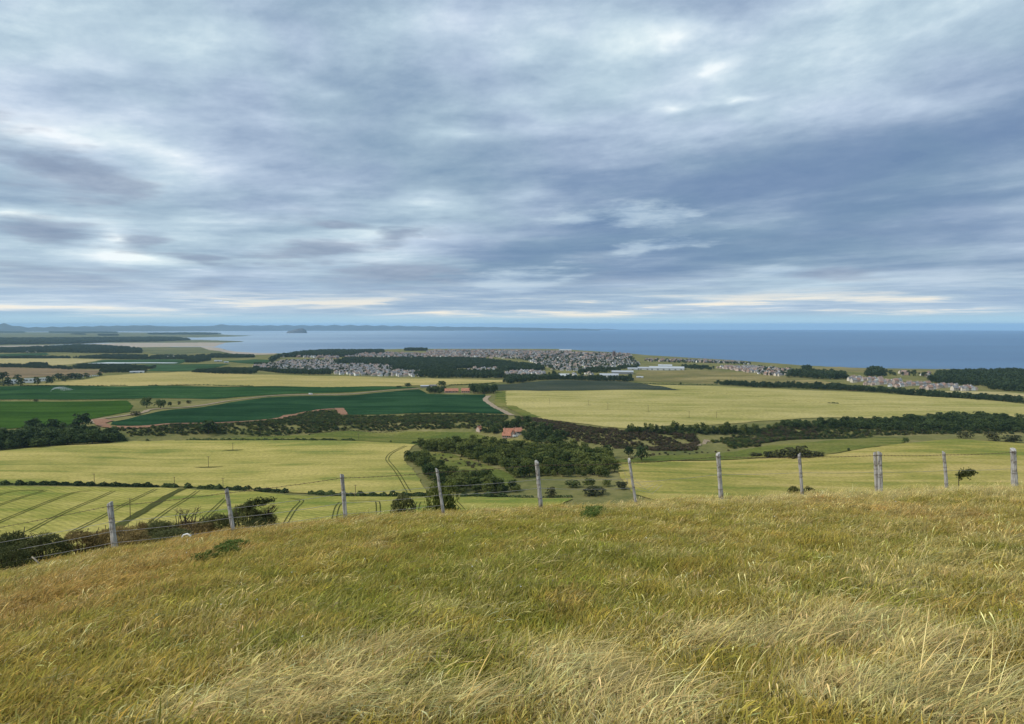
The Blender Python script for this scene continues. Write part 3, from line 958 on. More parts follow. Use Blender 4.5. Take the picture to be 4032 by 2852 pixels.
CROWN = {
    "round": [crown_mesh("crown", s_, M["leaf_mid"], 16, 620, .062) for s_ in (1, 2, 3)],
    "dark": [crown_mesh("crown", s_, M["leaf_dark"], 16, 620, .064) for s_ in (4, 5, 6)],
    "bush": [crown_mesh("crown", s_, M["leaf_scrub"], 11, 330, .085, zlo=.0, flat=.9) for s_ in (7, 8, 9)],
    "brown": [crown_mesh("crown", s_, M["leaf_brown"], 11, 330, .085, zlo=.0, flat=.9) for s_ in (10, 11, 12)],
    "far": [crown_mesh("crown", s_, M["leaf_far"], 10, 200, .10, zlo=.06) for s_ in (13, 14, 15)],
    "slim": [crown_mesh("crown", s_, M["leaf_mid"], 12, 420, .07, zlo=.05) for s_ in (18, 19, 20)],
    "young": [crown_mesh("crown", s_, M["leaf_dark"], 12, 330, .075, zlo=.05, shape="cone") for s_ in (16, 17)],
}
TRUNK = [trunk_mesh("trunk", 1, M["bark"]), trunk_mesh("trunk", 2, M["bark"])]
_cnt = [0]


def tree(name, xy, h, wdt, kind, label, cat="tree", group=None, trunk=True, sink=0.0):
    i = _cnt[0] = _cnt[0] + 1
    z = float(H(xy[0], xy[1]))
    root = link(name, None, loc=(xy[0], xy[1], z - sink), rot=(0, 0, (i * 2.4) % 6.28), scale=(wdt, wdt, h))
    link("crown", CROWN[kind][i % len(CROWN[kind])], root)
    if trunk:
        link("trunk", TRUNK[i % 2], root)
    return tag(root, label, cat, group)


def tree_px(name, k, X, Yb, Yt, Wd, kind, label, cat="tree", group=None, trunk=True):
    p_ = GT(k, X, Yb)
    s_ = 1050 / 2296 / FPX * np.linalg.norm(p_[:2])
    return tree(name, p_, (Yb - Yt) * s_, Wd * s_, kind, label, cat, group, trunk)


# geometry-node scatter: one object, its copies are of bare meshes
def scatter(name, P, meshes, rot, scale, kind="stuff", attrs=None, parent=None, label=None):
    me = bpy.data.meshes.new(name)
    P = np.asarray(P, np.float32)
    me.vertices.add(len(P))
    me.vertices.foreach_set("co", P.ravel())
    for an, dat in [("rot", rot), ("scl", scale)] + list((attrs or {}).items()):
        a = me.attributes.new(an, "FLOAT_VECTOR", "POINT")
        a.data.foreach_set("vector", np.asarray(dat, np.float32).ravel())
    a = me.attributes.new("idx", "INT", "POINT")
    a.data.foreach_set("value", RNG.integers(0, len(meshes), len(P)).astype(np.int32))
    o_ = link(name, me, parent)
    g = bpy.data.node_groups.new(name + "_nodes", "GeometryNodeTree")
    g.interface.new_socket("Geometry", in_out="INPUT", socket_type="NodeSocketGeometry")
    g.interface.new_socket("Geometry", in_out="OUTPUT", socket_type="NodeSocketGeometry")
    gi, go = g.nodes.new("NodeGroupInput"), g.nodes.new("NodeGroupOutput")
    jn = g.nodes.new("GeometryNodeJoinGeometry")
    for s_ in meshes:
        ob = bpy.data.objects.new(name + "_source", s_)
        oi = g.nodes.new("GeometryNodeObjectInfo")
        oi.inputs["Object"].default_value = ob
        oi.inputs["As Instance"].default_value = False
        gt = g.nodes.new("GeometryNodeGeometryToInstance")
        g.links.new(oi.outputs["Geometry"], gt.inputs[0])
        g.links.new(gt.outputs[0], jn.inputs[0])
    ip = g.nodes.new("GeometryNodeInstanceOnPoints")
    ip.inputs["Pick Instance"].default_value = True
    mp = g.nodes.new("GeometryNodeMeshToPoints")
    g.links.new(gi.outputs[0], mp.inputs[0])
    g.links.new(mp.outputs[0], ip.inputs["Points"])
    g.links.new(jn.outputs[0], ip.inputs["Instance"])

    def na(an, typ):
        n = g.nodes.new("GeometryNodeInputNamedAttribute")
        n.data_type = typ
        n.inputs["Name"].default_value = an
        return n.outputs[0]
    e2r = g.nodes.new("FunctionNodeEulerToRotation")
    g.links.new(na("rot", "FLOAT_VECTOR"), e2r.inputs[0])
    g.links.new(e2r.outputs[0], ip.inputs["Rotation"])
    g.links.new(na("scl", "FLOAT_VECTOR"), ip.inputs["Scale"])
    g.links.new(na("idx", "INT"), ip.inputs["Instance Index"])
    g.links.new(ip.outputs[0], go.inputs[0])
    md = o_.modifiers.new("scatter", "NODES")
    md.node_group = g
    tag(o_, label=label, kind=kind)
    return o_


def wood(name, kinds, q, h, ratio=0.8, vary=0.3, parent=None, zf=H, label=None):
    n = len(q)
    if n == 0:
        return None
    hh = h * RNG.uniform(1 - vary, 1 + vary, n)
    ww = hh * ratio * RNG.uniform(0.85, 1.25, n)
    P = np.column_stack([q, zf(q[:, 0], q[:, 1]) - 0.1])
    rot = np.column_stack([np.zeros(n), np.zeros(n), RNG.uniform(0, 6.28, n)])
    return scatter(name, P, sum([CROWN[k] for k in kinds], []), rot, np.column_stack([ww, ww, hh]), parent=parent, label=label)


# --- woods whose trees can be told apart: a tree each
def tree_wood(q, h, kind, label, group, name="broadleaf_tree", ratio=0.95):
    for x_, y_ in q:
        hh = h * RNG.uniform(0.7, 1.25)
        tree(name, (x_, y_), hh, hh * ratio * RNG.uniform(.85, 1.25), kind, label, "tree", group)


W1 = TP((6, 1420, 352, 1700, 322, 1900, 332, 2187, 352), (7, 300, 372, 480, 372, 780, 402, 900, 470, 930, 580, 870, 615, 500, 622, 200, 612), (6, 2250, 625, 2180, 570, 2010, 515, 1900, 475, 1730, 415, 1450, 385))
W2 = TP((6, 1300, 480, 1340, 440, 1450, 448, 1560, 502, 1650, 556, 1800, 594, 2040, 664, 2187, 716), (7, 150, 710, 80, 740), (6, 2200, 755, 1850, 760, 1650, 745, 1560, 690, 1440, 620, 1420, 540, 1380, 490))
def filler(name, poly, spacing, kinds, h, keep=None, ratio=1.25):
    q_ = scatter_in(poly, spacing)
    if keep is not None:
        q_ = q_[keep(q_)]
    return wood(name, kinds, q_, h, ratio, .3)


tree_wood(scatter_in(W1, 10.6), 8.6, "round", "leafy green tree in the larger wood below the red-roofed farm", "trees of the larger valley wood", ratio=1.1)
filler("wood_understorey", W1, 6.5, ["round"], 4.6)
tree_wood(scatter_in(W2, 9.0), 7.2, "round", "leafy tree in the narrow wood beside the curving wheel tracks", "trees of the narrow valley wood", ratio=1.1)
filler("wood_understorey", W2, 6.0, ["round"], 3.4)
WL = TP((5, -160, 300, 0, 268, 300, 215, 700, 185, 770, 240, 1050, 285, 1065, 308, 900, 322, 500, 348, 0, 385, -160, 395))
tree_wood(scatter_in(WL, 16.5), 12.5, "dark", "dark tree in the dense wood above the big wheat field", "trees of the dark wood at the field's end", name="woodland_tree", ratio=1.1)
filler("wood_understorey", WL, 7.0, ["dark"], 7.5)
WY = TP((7, 1020, 235, 1400, 240, 1650, 248, 2187, 240, 2187, 205, 1700, 205, 1250, 205, 1030, 208))
tree_wood(scatter_in(WY, 6.4), 8.0, "slim", "slim young tree in the row below the pale wheat field", "young trees along the foot of the pale wheat field", name="young_tree", ratio=.62)
filler("thicket", WY, 3.6, ["dark"], 3.6)
fc = GT(7, 20, 262)
WT = TP((6, 1950, 205, 2120, 175), (7, 60, 150, 300, 190, 520, 260, 500, 330, 300, 325, 120, 290), (6, 2240, 275, 2100, 265, 1960, 235))
clearing = lambda q_: (np.abs(q_[:, 0] - fc[0]) > 13) | (q_[:, 1] > fc[1] + 9)
qt = scatter_in(WT, 10.5)
tree_wood(qt[clearing(qt)], 9.0, "dark", "dark tree in the trees around the red-roofed farm in the hollow", "trees round the farm in the hollow", name="farm_tree")
filler("thicket", WT, 5.0, ["dark"], 4.5, clearing)
WB = TP((8, 150, 165, 700, 135, 1100, 135, 1500, 110, 2000, 100, 2300, 150, 2300, 225, 1800, 215, 1200, 220, 800, 195, 300, 190))
tree_wood(scatter_in(WB, 14.5), 8.0, "dark", "dark tree on the scrubby bank behind the fence's far end", "trees on the scrubby bank", name="bank_tree", ratio=1.3)
filler("thicket", WB, 5.5, ["dark"], 5.0)
q4 = scatter_in(TP((2, 1490, 680, 1640, 682, 1640, 650, 1490, 655)), 9.0)
tree_wood(q4, 7.5, "dark", "dark tree in front of the orange-roofed farm between the fields", "trees before the orange-roofed farm", name="farm_tree")
q5 = scatter_in(TP((2, 1870, 684, 2085, 684, 2080, 655, 1870, 655)), 9.5)
tree_wood(q5, 12.0, "dark", "tall dark tree in the shelter belt beside the orange-roofed farm", "shelter belt beside the farm", name="farm_tree")

# --- single trees and bushes
for a_ in [("round_tree", 5, 1795, 236, 130, 165, "dark", "round dark tree standing out of the scrub under the potato field", "tree"),
           ("round_tree", 7, 1152, 472, 345, 118, "dark", "round dark tree alone on the grass at the wood's end", "tree"),
           ("round_tree", 7, 1040, 438, 345, 95, "dark", "dark tree just above the lone round tree by the wood", "tree"),
           ("round_tree", 7, 850, 445, 335, 120, "dark", "big dark tree at the wood's corner under the brown slope", "tree"),
           ("field_bush", 8, 1278, 318, 276, 56, "dark", "small dark round bush on the rim of the far wheat hump", "bush"),
           ("field_bush", 8, 786, 386, 361, 24, "dark", "tiny dark bush on the hedge line of the far wheat hump", "bush"),
           ("field_bush", 8, 1785, 276, 228, 115, "bush", "dark bush clump beside the thin pole on the far rim", "bush"),
           ("field_bush", 8, 2025, 300, 228, 120, "bush", "dark bush mound at the far end of the wheat hump", "bush"),
           ("field_bush", 8, 2200, 312, 262, 150, "bush", "low sloping scrub clump at the wheat hump's end", "bush"),
           ("field_bush", 7, 745, 765, 690, 220, "bush", "wide dark bush on the grass in front of the larger wood", "bush"),
           ("field_bush", 7, 980, 716, 645, 120, "bush", "low dark bush at the edge of the right-hand wheat field", "bush"),
           ("field_bush", 7, 375, 786, 698, 105, "bush", "small bush beside the middle fence post down in the valley", "bush"),
           ("field_bush", 7, 850, 692, 632, 110, "round", "leafy bush at the foot of the larger wood", "bush"),
           ("field_bush", 7, 700, 702, 620, 130, "round", "rounded bush next to the leafy one below the wood", "bush"),
           ("field_bush", 7, 560, 700, 640, 150, "round", "broad bush trailing off the larger wood's lower edge", "bush"),
           ("field_bush", 7, 2125, 432, 398, 95, "bush", "low dark bush on the pasture beyond the dark-stained post", "bush"),
           ("field_bush", 7, 2245, 440, 396, 95, "bush", "second low bush on the pasture, next to the gorse mound", "bush"),
           ("field_bush", 6, 1985, 620, 540, 110, "dark", "dark round bush in the clearing between the two woods", "bush"),
           ("field_bush", 6, 1178, 312, 294, 20, "dark", "tiny bush on the green pasture above the wheat", "bush"),
           ("field_tree", 1, 1265, 802, 720, 92, "dark", "round dark tree at the meeting of the farm tracks", "tree"),
           ("field_tree", 1, 1382, 806, 738, 96, "dark", "second dark tree beside the farm track, wider than its neighbour", "tree"),
           ("field_bush", 1, 1462, 790, 752, 40, "dark", "small bush to the side of the two track trees", "bush"),
           ("field_bush", 1, 1542, 776, 745, 30, "bush", "lone little bush on the dry strip by the farm track", "bush"),
           ("field_bush", 1, 1622, 765, 738, 46, "bush", "low bush at the end of the dry strip", "bush"),
           ("field_bush", 1, 308, 748, 728, 40, "bush", "tiny bush on the line between the two green fields", "bush"),
           ("field_bush", 5, 1165, 78, 44, 95, "bush", "low black bushes beside the track at the bright green field's corner", "bush"),
           ("farm_tree", 2, 1618, 620, 568, 88, "dark", "round dark tree right behind the orange-roofed farm", "tree"),
           ("farm_tree", 2, 1325, 624, 588, 70, "dark", "pointed dark tree where the pale wheat strip meets the farm", "tree"),
           ("farm_tree", 2, 1245, 626, 612, 60, "dark", "low bush on the wheat strip's lower edge", "bush"),
           ("farm_tree", 3, 1488, 606, 582, 20, "dark", "single small tree on the lane below the tan field", "tree"),
           ("farm_tree", 3, 1785, 592, 576, 32, "dark", "small round tree at the corner of the tan field", "tree")]:
    tree_px(a_[0], a_[1], a_[2], a_[3], a_[4], a_[5], a_[6], a_[7], a_[8], trunk=a_[8] == "tree")
for (X_, Y_, hh_, ww_) in [(90, 428, 40, 80), (180, 440, 55, 130), (280, 442, 85, 170), (370, 442, 100, 130), (440, 440, 60, 110), (520, 430, 40, 110), (20, 425, 22, 50)]:
    tree_px("gorse_mound", 8, X_, Y_ + 4, Y_ - hh_, ww_, "bush", "dark gorse bush in the mound on the pasture past the double post", "bush", "gorse mound beyond the fence", trunk=False)
r_ = random.Random(4)
for X_, yt, wd in [(25, 505, 90), (70, 555, 70), (150, 525, 60), (180, 555, 70), (320, 545, 50), (440, 540, 70), (505, 512, 80), (560, 530, 60), (610, 510, 70), (650, 508, 80), (690, 515, 55), (745, 505, 46), (858, 498, 40), (908, 470, 50), (30, 580, 120), (420, 535, 50)]:
    tree_px("roadside_tree", 1, X_, min(610, yt + 62 - max(0, X_ - 300) * .05), yt, wd, "far", "dark tree in the roadside row by the parked white caravans", "tree", "roadside trees by the caravans")


# --- hedges
def hedge(label, pts, h, wdt, mat="leaf_dark", dens=None, group=None, name="hedge", size=.55):
    P = np.array([p_[:2] for p_ in pts])
    seg = np.hypot(*(P[1:] - P[:-1]).T)
    s_ = np.concatenate([[0], np.cumsum(seg)])
    Ln = s_[-1]
    n = int(Ln * (dens or 14) * max(h, 1) / 1.8)
    r = RNG
    tt = r.uniform(0, Ln, n)
    c = np.column_stack([np.interp(tt, s_, P[:, 0]), np.interp(tt, s_, P[:, 1])])
    lump = 0.75 + 0.28 * np.sin(tt * 0.55 + P[0, 0]) * np.sin(tt * 0.21 + 1) + 0.22 * np.sin(tt * 0.9)
    lump *= np.clip(np.minimum(tt, Ln - tt) / (0.8 * h) + 0.35, 0, 1)
    th = r.uniform(-0.15, math.pi + 0.15, n)
    d = np.interp(tt, s_[:-1] if len(s_) > 2 else [0], np.arctan2(*(P[1:] - P[:-1]).T[::-1])) if len(P) > 2 else np.full(n, math.atan2(P[1, 1] - P[0, 1], P[1, 0] - P[0, 0]))
    nx, ny = -np.sin(d), np.cos(d)
    rad_ = r.uniform(0.8, 1.05, n) * lump
    x = c[:, 0] + nx * np.cos(th) * wdt / 2 * rad_
    y = c[:, 1] + ny * np.cos(th) * wdt / 2 * rad_
    z = H(x, y) + np.abs(np.sin(th)) * h * rad_ + 0.1
    N_ = np.column_stack([nx * np.cos(th), ny * np.cos(th), np.sin(th) + 0.2])
    o0 = np.array([c[0, 0], c[0, 1], float(H(c[0, 0], c[0, 1]))])
    V, F = leaf_quads(np.column_stack([x, y, z]) - o0, N_, size * (h / 1.8), r)
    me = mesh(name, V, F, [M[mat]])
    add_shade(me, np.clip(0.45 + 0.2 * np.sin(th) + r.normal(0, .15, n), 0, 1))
    return tag(link(name, me, loc=tuple(o0)), label, "hedge", group)


HG = "hedge between the two nearest wheat fields"
for lb, a_ in [("short dark hedge end above the striped wheat field, at the far end from the gap", (5, -160, 672, 0, 676, 112, 676)),
               ("longest unbroken dark hedge between the striped wheat and the big field", (5, 132, 678, 600, 682, 1000, 690, 1362, 696)),
               ("short dark hedge piece just before the gap in the field hedge", (5, 1394, 697, 1532, 699)),
               ("single short bush-like hedge piece standing in the hedge gap", (5, 1590, 703, 1656, 703)),
               ("hedge piece just past the gap, before the second fence post", (5, 1700, 709, 1912, 713)),
               ("hedge piece starting behind the second fence post", (5, 1938, 719, 2185, 725)),
               ("thicker hedge piece ending in open field, between second and third posts", (6, 0, 736, 150, 738, 292, 746)),
               ("hedge piece passing behind the third fence post", (6, 470, 756, 650, 768, 855, 776)),
               ("hedge piece beside the dark pole past the third post", (6, 880, 776, 1142, 776)),
               ("hedge piece from the curving wheel tracks to the bushy tree", (6, 1160, 774, 1482, 774)),
               ("straggling low hedge along the foot of the valley wood", (6, 1780, 780, 2187, 784)),
               ("thin low hedge at the foot of the middle fence post", (7, 10, 782, 220, 786)),
               ("thin low hedge past the middle fence post", (7, 300, 786, 560, 784))]:
    hedge(lb, TP(a_), 2.5 if "thin" not in lb else 1.4, 3.4, group=HG, dens=20)
HG2 = "hedge along the top of the big wheat field"
for lb, a_ in [("long thin hedge along the top of the big wheat field beside the dark wood", (5, 1262, 296, 1700, 297, 2187, 298)),
               ("short hedge piece at the top of the wheat after the first gap", (6, 20, 297, 140, 297)),
               ("middle hedge piece along the top of the big wheat field", (6, 160, 297, 552, 299)),
               ("hedge piece at the top of the wheat, second from its end", (6, 572, 297, 716, 298)),
               ("last hedge piece at the top of the wheat near the thin pole", (6, 750, 297, 872, 300))]:
    hedge(lb, TP(a_), 2.2, 3.2, group=HG2, dens=18)
hedge("winding thin hedge along the upper edge of the green pasture", TP((6, 30, 270, 250, 262, 480, 242, 700, 217, 830, 211, 1290, 218)), 1.4, 2.5, "leaf_scrub", dens=9)
hedge("short dark hedge at the top corner of the valley wood", TP((6, 1355, 322, 1415, 324)), 2.2, 3.0)
HG3 = "hedge below the pale wheat strip"
for lb, a_ in [("thin hedge at the far end of the pale wheat strip's lower edge", (1, 170, 617, 550, 618, 930, 616)),
               ("short hedge piece second along the pale wheat strip", (1, 945, 612, 1100, 613)),
               ("short hedge piece in the middle of the pale wheat strip's lower edge", (1, 1280, 611, 1365, 611)),
               ("darker hedge piece along the pale wheat strip above the rough corner", (1, 1440, 610, 1640, 609, 1820, 610)),
               ("thin hedge running on to the farm under the pale wheat strip", (1, 1830, 612, 2187, 618))]:
    hedge(lb, TP(a_), 2.0, 3.0, dens=6, size=.9, group=HG3)
hedge("thin broken hedge between the irrigated field and the bright green ley", TP((1, 0, 740, 500, 737, 1160, 730)), 1.0, 1.6, "leaf_scrub", dens=6, size=.7)
hedge("hedge from the farm along the end of the pale wheat strip", TP((2, 1670, 610, 1850, 602, 2080, 587)), 2.0, 3.0, dens=6, size=.9)
hedge("long thin dark line of hedge crossing the pale wheat field", TP((3, 1500, 654, 1660, 670, 1850, 681, 2147, 706), (4, 300, 742, 600, 762)), 0.9, 1.6, "leaf_scrub", dens=5, size=.7)
hedge("short darker piece of hedge standing in the pale wheat", TP((4, 605, 764, 700, 767)), 2.0, 3.0, dens=8, size=.9)
hedge("thin end of the hedge crossing the pale wheat above the bank", TP((4, 820, 775, 1200, 800, 1700, 842)), 0.9, 1.6, "leaf_scrub", dens=5, size=.7)
hedge("hedge along the lane below the tan field", TP((3, 1080, 588, 1400, 602, 1800, 606)), 1.8, 3.0, dens=5, size=1.0)

# --- scrub, woods and belts too far to pick trees apart
def scrub(name, spacing, kinds, h, *a, ratio=1.75, vary=.4):
    q = np.concatenate([scatter_in(TP(*g), spacing) for g in a])
    q = q[(np.hypot(q[:, 0] - fc[0], q[:, 1] - fc[1]) > 15)]
    gap = np.sin(q[:, 0] * .071 + 2 * np.sin(q[:, 1] * .05)) * np.sin(q[:, 1] * .13 + q[:, 0] * .031) + .45 * np.sin(q[:, 0] * .19) * np.sin(q[:, 1] * .31)
    q = q[gap > -.85]
    return wood(name, kinds, q, h, ratio, vary)


scrub("scrub", 3.5, ["bush", "dark", "dark", "round"], 2.2,
      [(5, 1080, 225, 960, 195, 1240, 192, 1500, 166, 1850, 160, 2187, 143), (6, 240, 118, 340, 92, 450, 60, 590, 45, 700, 48, 740, 88, 1400, 78, 2187, 88, 2150, 170, 1900, 195, 1300, 206, 850, 200, 300, 250, 0, 258), (5, 1900, 235, 1100, 262)],
      [(7, 1760, 300, 2187, 205), (8, 150, 160, 700, 125, 1700, 90, 2080, 80, 2400, 140, 2400, 240, 1700, 240, 1000, 255, 500, 285, 0, 335), (7, 2187, 348, 1900, 372)])
scrub("heather_scrub", 2.7, ["brown", "brown", "bush"], 2.0,
      [(7, 60, 95, 240, 112, 400, 138, 700, 186, 1000, 214, 1400, 226, 1590, 245, 1650, 310, 1620, 385, 1200, 385, 900, 352, 600, 305, 450, 240, 250, 160)],
      [(7, 2187, 215, 2100, 300), (8, 0, 330, 480, 285, 520, 190, 200, 185)])
scrub("rough_scrub", 7.5, ["bush", "brown"], 1.4,
      [(6, 1480, 400, 1750, 425, 1990, 525, 1900, 560, 1700, 500)], [(7, 950, 470, 1300, 400, 1650, 395, 1900, 380, 1900, 395, 1300, 430)])


def mass(name, spacing, h, *a, kinds=("far",), ratio=.9):
    q = np.concatenate([scatter_in(TP(*g), spacing) for g in a])
    return wood(name, list(kinds), q, h, ratio, .55)


mass("town_wood", 9.0, 9.0, [(2, 690, 415, 780, 388, 1300, 382, 1900, 385, 2187, 418), (3, 300, 455, 310, 480, 0, 492), (2, 2120, 480, 2090, 455, 1750, 465, 1700, 492, 1560, 492, 1390, 480, 1210, 475, 1190, 448, 900, 424)])
mass("town_wood", 8.0, 8.0, [(2, 1390, 505, 1700, 500, 2150, 500, 2150, 548, 1560, 548, 1400, 538)], [(3, -20, 540, 450, 548, 760, 552, 1050, 562, 1060, 580, 900, 572, 500, 562, 0, 596)], [(2, 2150, 570, 2187, 560), (3, 30, 565, 20, 592), (2, 2150, 590)])
mass("coast_wood", 12.0, 12.0, [(2, 140, 412, 160, 385, 240, 362, 420, 330, 600, 318, 1110, 318, 1120, 338, 880, 345, 860, 362, 650, 368, 230, 368, 150, 415)])
mass("shore_wood", 9.0, 10.0, [(4, 1465, 580, 1530, 545, 1560, 515, 1900, 505, 2400, 505, 2400, 675, 2010, 648, 1950, 618)])
mass("tree_belt", 5.5, 6.5, [(3, 1800, 600, 1850, 607, 2147, 628), (4, 300, 632, 720, 652, 1250, 690, 1900, 735, 2400, 775, 2400, 765, 2296, 748, 1500, 690, 1250, 672, 1100, 660, 800, 640, 700, 622, 400, 612, 0, 606)])
mass("tree_belt", 7.0, 7.0, [(2, 0, 480, 0, 462, 200, 488, 640, 496, 660, 515, 420, 515, 200, 505)], [(1, 1640, 498, 1980, 470, 2187, 480), (2, 30, 500, 0, 512), (1, 1900, 512)])
mass("field_trees", 9.0, 7.5, [(1, 620, 376, 900, 352, 1270, 358, 1270, 385, 1000, 384, 700, 376)], [(1, 1270, 386, 1330, 360, 1600, 358, 1640, 385, 1500, 384)], [(1, 1590, 412, 1620, 370, 1760, 355, 1815, 395, 1700, 415)],
     [(1, 220, 442, 250, 430, 400, 432, 410, 446)], [(1, 630, 458, 700, 440, 900, 446, 1340, 460, 1300, 470, 1000, 466, 640, 468)], [(1, 850, 492, 960, 478, 1280, 492, 1250, 498, 900, 500)],
     [(1, 0, 446, 100, 440, 300, 455, 640, 470, 600, 476, 200, 458, 0, 456)], [(1, 0, 372, 300, 366, 610, 372, 600, 378, 0, 378)], [(1, 1760, 375, 1820, 345, 2187, 358, 2187, 370)])
mass("estuary_wood", 16.0, 13.0, [(1, -200, 326, -200, 302, 190, 296, 480, 284, 650, 270, 800, 272, 1000, 285, 1220, 308, 1220, 334, 900, 334, 500, 326, 190, 330, 0, 330)])
mass("skyline_trees", 11.0, 12.0, [(2, 1290, 312, 1490, 312, 1490, 304, 1330, 304)], [(4, 940, 535, 1110, 535, 1090, 505, 1000, 490, 950, 505)], [(4, 235, 540, 330, 515, 480, 515, 600, 510, 740, 530, 800, 555, 640, 560, 400, 545)], [(4, 390, 492, 460, 495, 460, 485, 400, 482)])
q = scatter_in([sea_pt(*T(1, x, y)) for x, y in [(-300, 215), (400, 212), (800, 209), (1330, 205), (1540, 207), (1640, 222), (1300, 236), (900, 241), (600, 255), (0, 262), (-300, 268)]], 34)
wood("headland_wood", ["far"], q, 20, 1.9, .3, zf=lambda x, y: sea_z(x, y) + 3.0)
q = np.concatenate([scatter_in([sea_pt(*T(1, x, y)) for x, y in g], 60) for g in ([(430, 153), (1000, 155), (1000, 160), (430, 158)], [(1280, 166), (1700, 162), (1900, 168), (1800, 174), (1300, 172)], [(860, 178), (1000, 178), (1010, 184), (860, 184)], [(620, 172), (720, 172), (720, 176)], [(0, 153), (200, 153), (200, 157), (0, 157)])])
wood("far_wood", ["far"], q, 22, 3.2, .3, zf=lambda x, y: sea_z(x, y) + 4.0)


# ================================================================== BUILDINGS
def house_mesh(wall, roof, L, W, h, rh, extra=0):
    b = MB()
    b.gable(L, W, h, rh, .4, 0, 1)
    b.box((L * .32, 0, h + rh + .45), (.9, .7, 1.5), 0)
    if extra == 1:
        b.gable(W * .7, L * .42, h * .9, rh * .75, .3, 0, 1, c=(L * .18, W * .45), rz=math.pi / 2)
    if extra == 2:
        b.gable(L * .5, W * .75, h * .6, rh * .6, .3, 0, 1, c=(-L * .72, 0))
    for s_ in (-1, 1):                       # window and door openings
        for x_ in (-.3, 0.02, .3):
            b.box((x_ * L, s_ * W / 2, h * .72), (1.2, .10, 1.2), 2)
            b.box((x_ * L, s_ * W / 2, h * .27), (1.2 if x_ else 1.0, .10, 1.3 if x_ else 2.0), 2)
    return b.mesh("house", [M[wall], M[roof], M["window"]])


HM = {
    "pale": [house_mesh("harl_white", "slate", 9, 8, 5, 3.2), house_mesh("harl_white", "slate_brown", 10, 8, 5, 3.4, 1), house_mesh("harl_cream", "slate", 9, 8, 5, 3.2, 1), house_mesh("harl_cream", "slate_brown", 9, 7.5, 5, 3.2, 2), house_mesh("harl_white", "slate", 12, 8, 5, 3.0)],
    "old": [house_mesh("stone_red", "slate", 11, 8, 6, 3.8), house_mesh("harl_pink", "slate_brown", 10, 8, 6, 3.6, 1), house_mesh("harl_cream", "slate", 12, 8, 6, 3.6), house_mesh("stone_red", "slate_brown", 12, 9, 7.5, 4.2, 2), house_mesh("harl_white", "slate", 9, 8, 5.5, 3.4)],
    "new": [house_mesh("harl_cream", "slate", 10, 8.5, 5.2, 3.8, 1), house_mesh("harl_pink", "pantile_dull", 10, 8, 5.2, 3.6), house_mesh("harl_white", "slate", 10, 8, 5.2, 3.8), house_mesh("harl_pink", "slate_brown", 10, 8, 5.2, 3.8, 1)],
}


def rows_in(pts, along_, across, turn):
    """house plots along gently curving streets"""
    L = np.array([p[:2] for p in pts])
    c = L.mean(0)
    rr = np.max(np.hypot(*(L - c).T)) + 60
    gx, gy = np.meshgrid(np.arange(-rr, rr, along_), np.arange(-rr, rr, across))
    gy = gy + np.where((np.round(gy / across) % 2) == 0, across * .22, -across * .22)
    q = np.stack([gx.ravel(), gy.ravel()], 1) + RNG.normal(0, .8, (gx.size, 2))
    ang_ = turn + .35 * np.sin(q[:, 0] / 170.0 + turn * 9) * np.cos(q[:, 1] / 260.0)
    q = q + np.column_stack([26 * np.sin(q[:, 1] / 120.0), 30 * np.sin(q[:, 0] / 150.0 + turn)])
    cs, sn = math.cos(turn), math.sin(turn)
    q = np.column_stack([q[:, 0] * cs - q[:, 1] * sn, q[:, 0] * sn + q[:, 1] * cs]) + c
    k = inpoly(q, L)
    return q[k], ang_[k]


def estate(poly, spacing, kind, label, group, turn=0.0, name="house", keep=1.0, scale=1.0):
    q, an = rows_in(poly, spacing * .72, spacing * 1.38, turn)
    for i, (x_, y_) in enumerate(q):
        rz = an[i] + RNG.choice([0, 0, 0, math.pi / 2]) + RNG.normal(0, .06)
        s_ = scale * RNG.uniform(.6, 1.05)
        tag(link(name, HM[kind][i % len(HM[kind])], loc=(x_, y_, float(H(x_, y_)) - .1), rot=(0, 0, rz), scale=(s_, s_, s_)), label, "house", group)
    return len(q)


def town_mass(name, kind, spacing, *polys, turn=0.2, scale=1.0, keep=.8):
    qa = [rows_in(TP(*g), spacing * .72, spacing * 1.38, turn + .5 * i) for i, g in enumerate(polys)]
    q, an = np.concatenate([a_[0] for a_ in qa]), np.concatenate([a_[1] for a_ in qa])
    k = RNG.uniform(0, 1, len(q)) < keep * (.35 + 1.3 * np.clip(.5 + .5 * np.sin(q[:, 0] / 47.0) * np.sin(q[:, 1] / 83.0), 0, 1))
    q, an = q[k], an[k]
    n = len(q)
    rot = np.column_stack([np.zeros(n), np.zeros(n), an + RNG.choice([0, 0, 0, 1.57], n) + RNG.normal(0, .06, n)])
    s_ = RNG.uniform(.5, 1.0, n) * scale
    return scatter(name, np.column_stack([q, H(q[:, 0], q[:, 1]) - .1]), HM[kind], rot, np.column_stack([s_, s_, s_]))


E1a = TP((2, 640, 492, 900, 485, 1190, 470, 1210, 488, 1400, 492, 1480, 536, 1200, 532, 900, 526, 700, 512))
E1b = TP((2, 600, 482, 690, 430, 900, 432, 1190, 448, 1190, 468, 900, 484))
E1c = TP((2, 0, 432, 150, 427, 250, 398, 680, 392, 690, 428, 600, 480, 200, 484, 0, 460))
E8 = TP((4, 740, 562, 870, 545, 1000, 562, 1300, 588, 1600, 608, 1900, 645, 1880, 658, 1600, 650, 1400, 644, 1100, 622, 800, 580))
E5 = TP((2, 1720, 488, 2000, 462, 2100, 466, 2100, 488))
E5b = TP((2, 2160, 510, 2187, 498), (3, 300, 495, 320, 518, 0, 528))
estate(E1a, 20.5, "pale", "pale house at the near edge of town above the wheat strip", "houses at the near edge of the big estate", .2)
estate(E1b, 38, "pale", "pale house in the estate between the town wood and wheat strip", "houses in the middle of the big estate", .3)
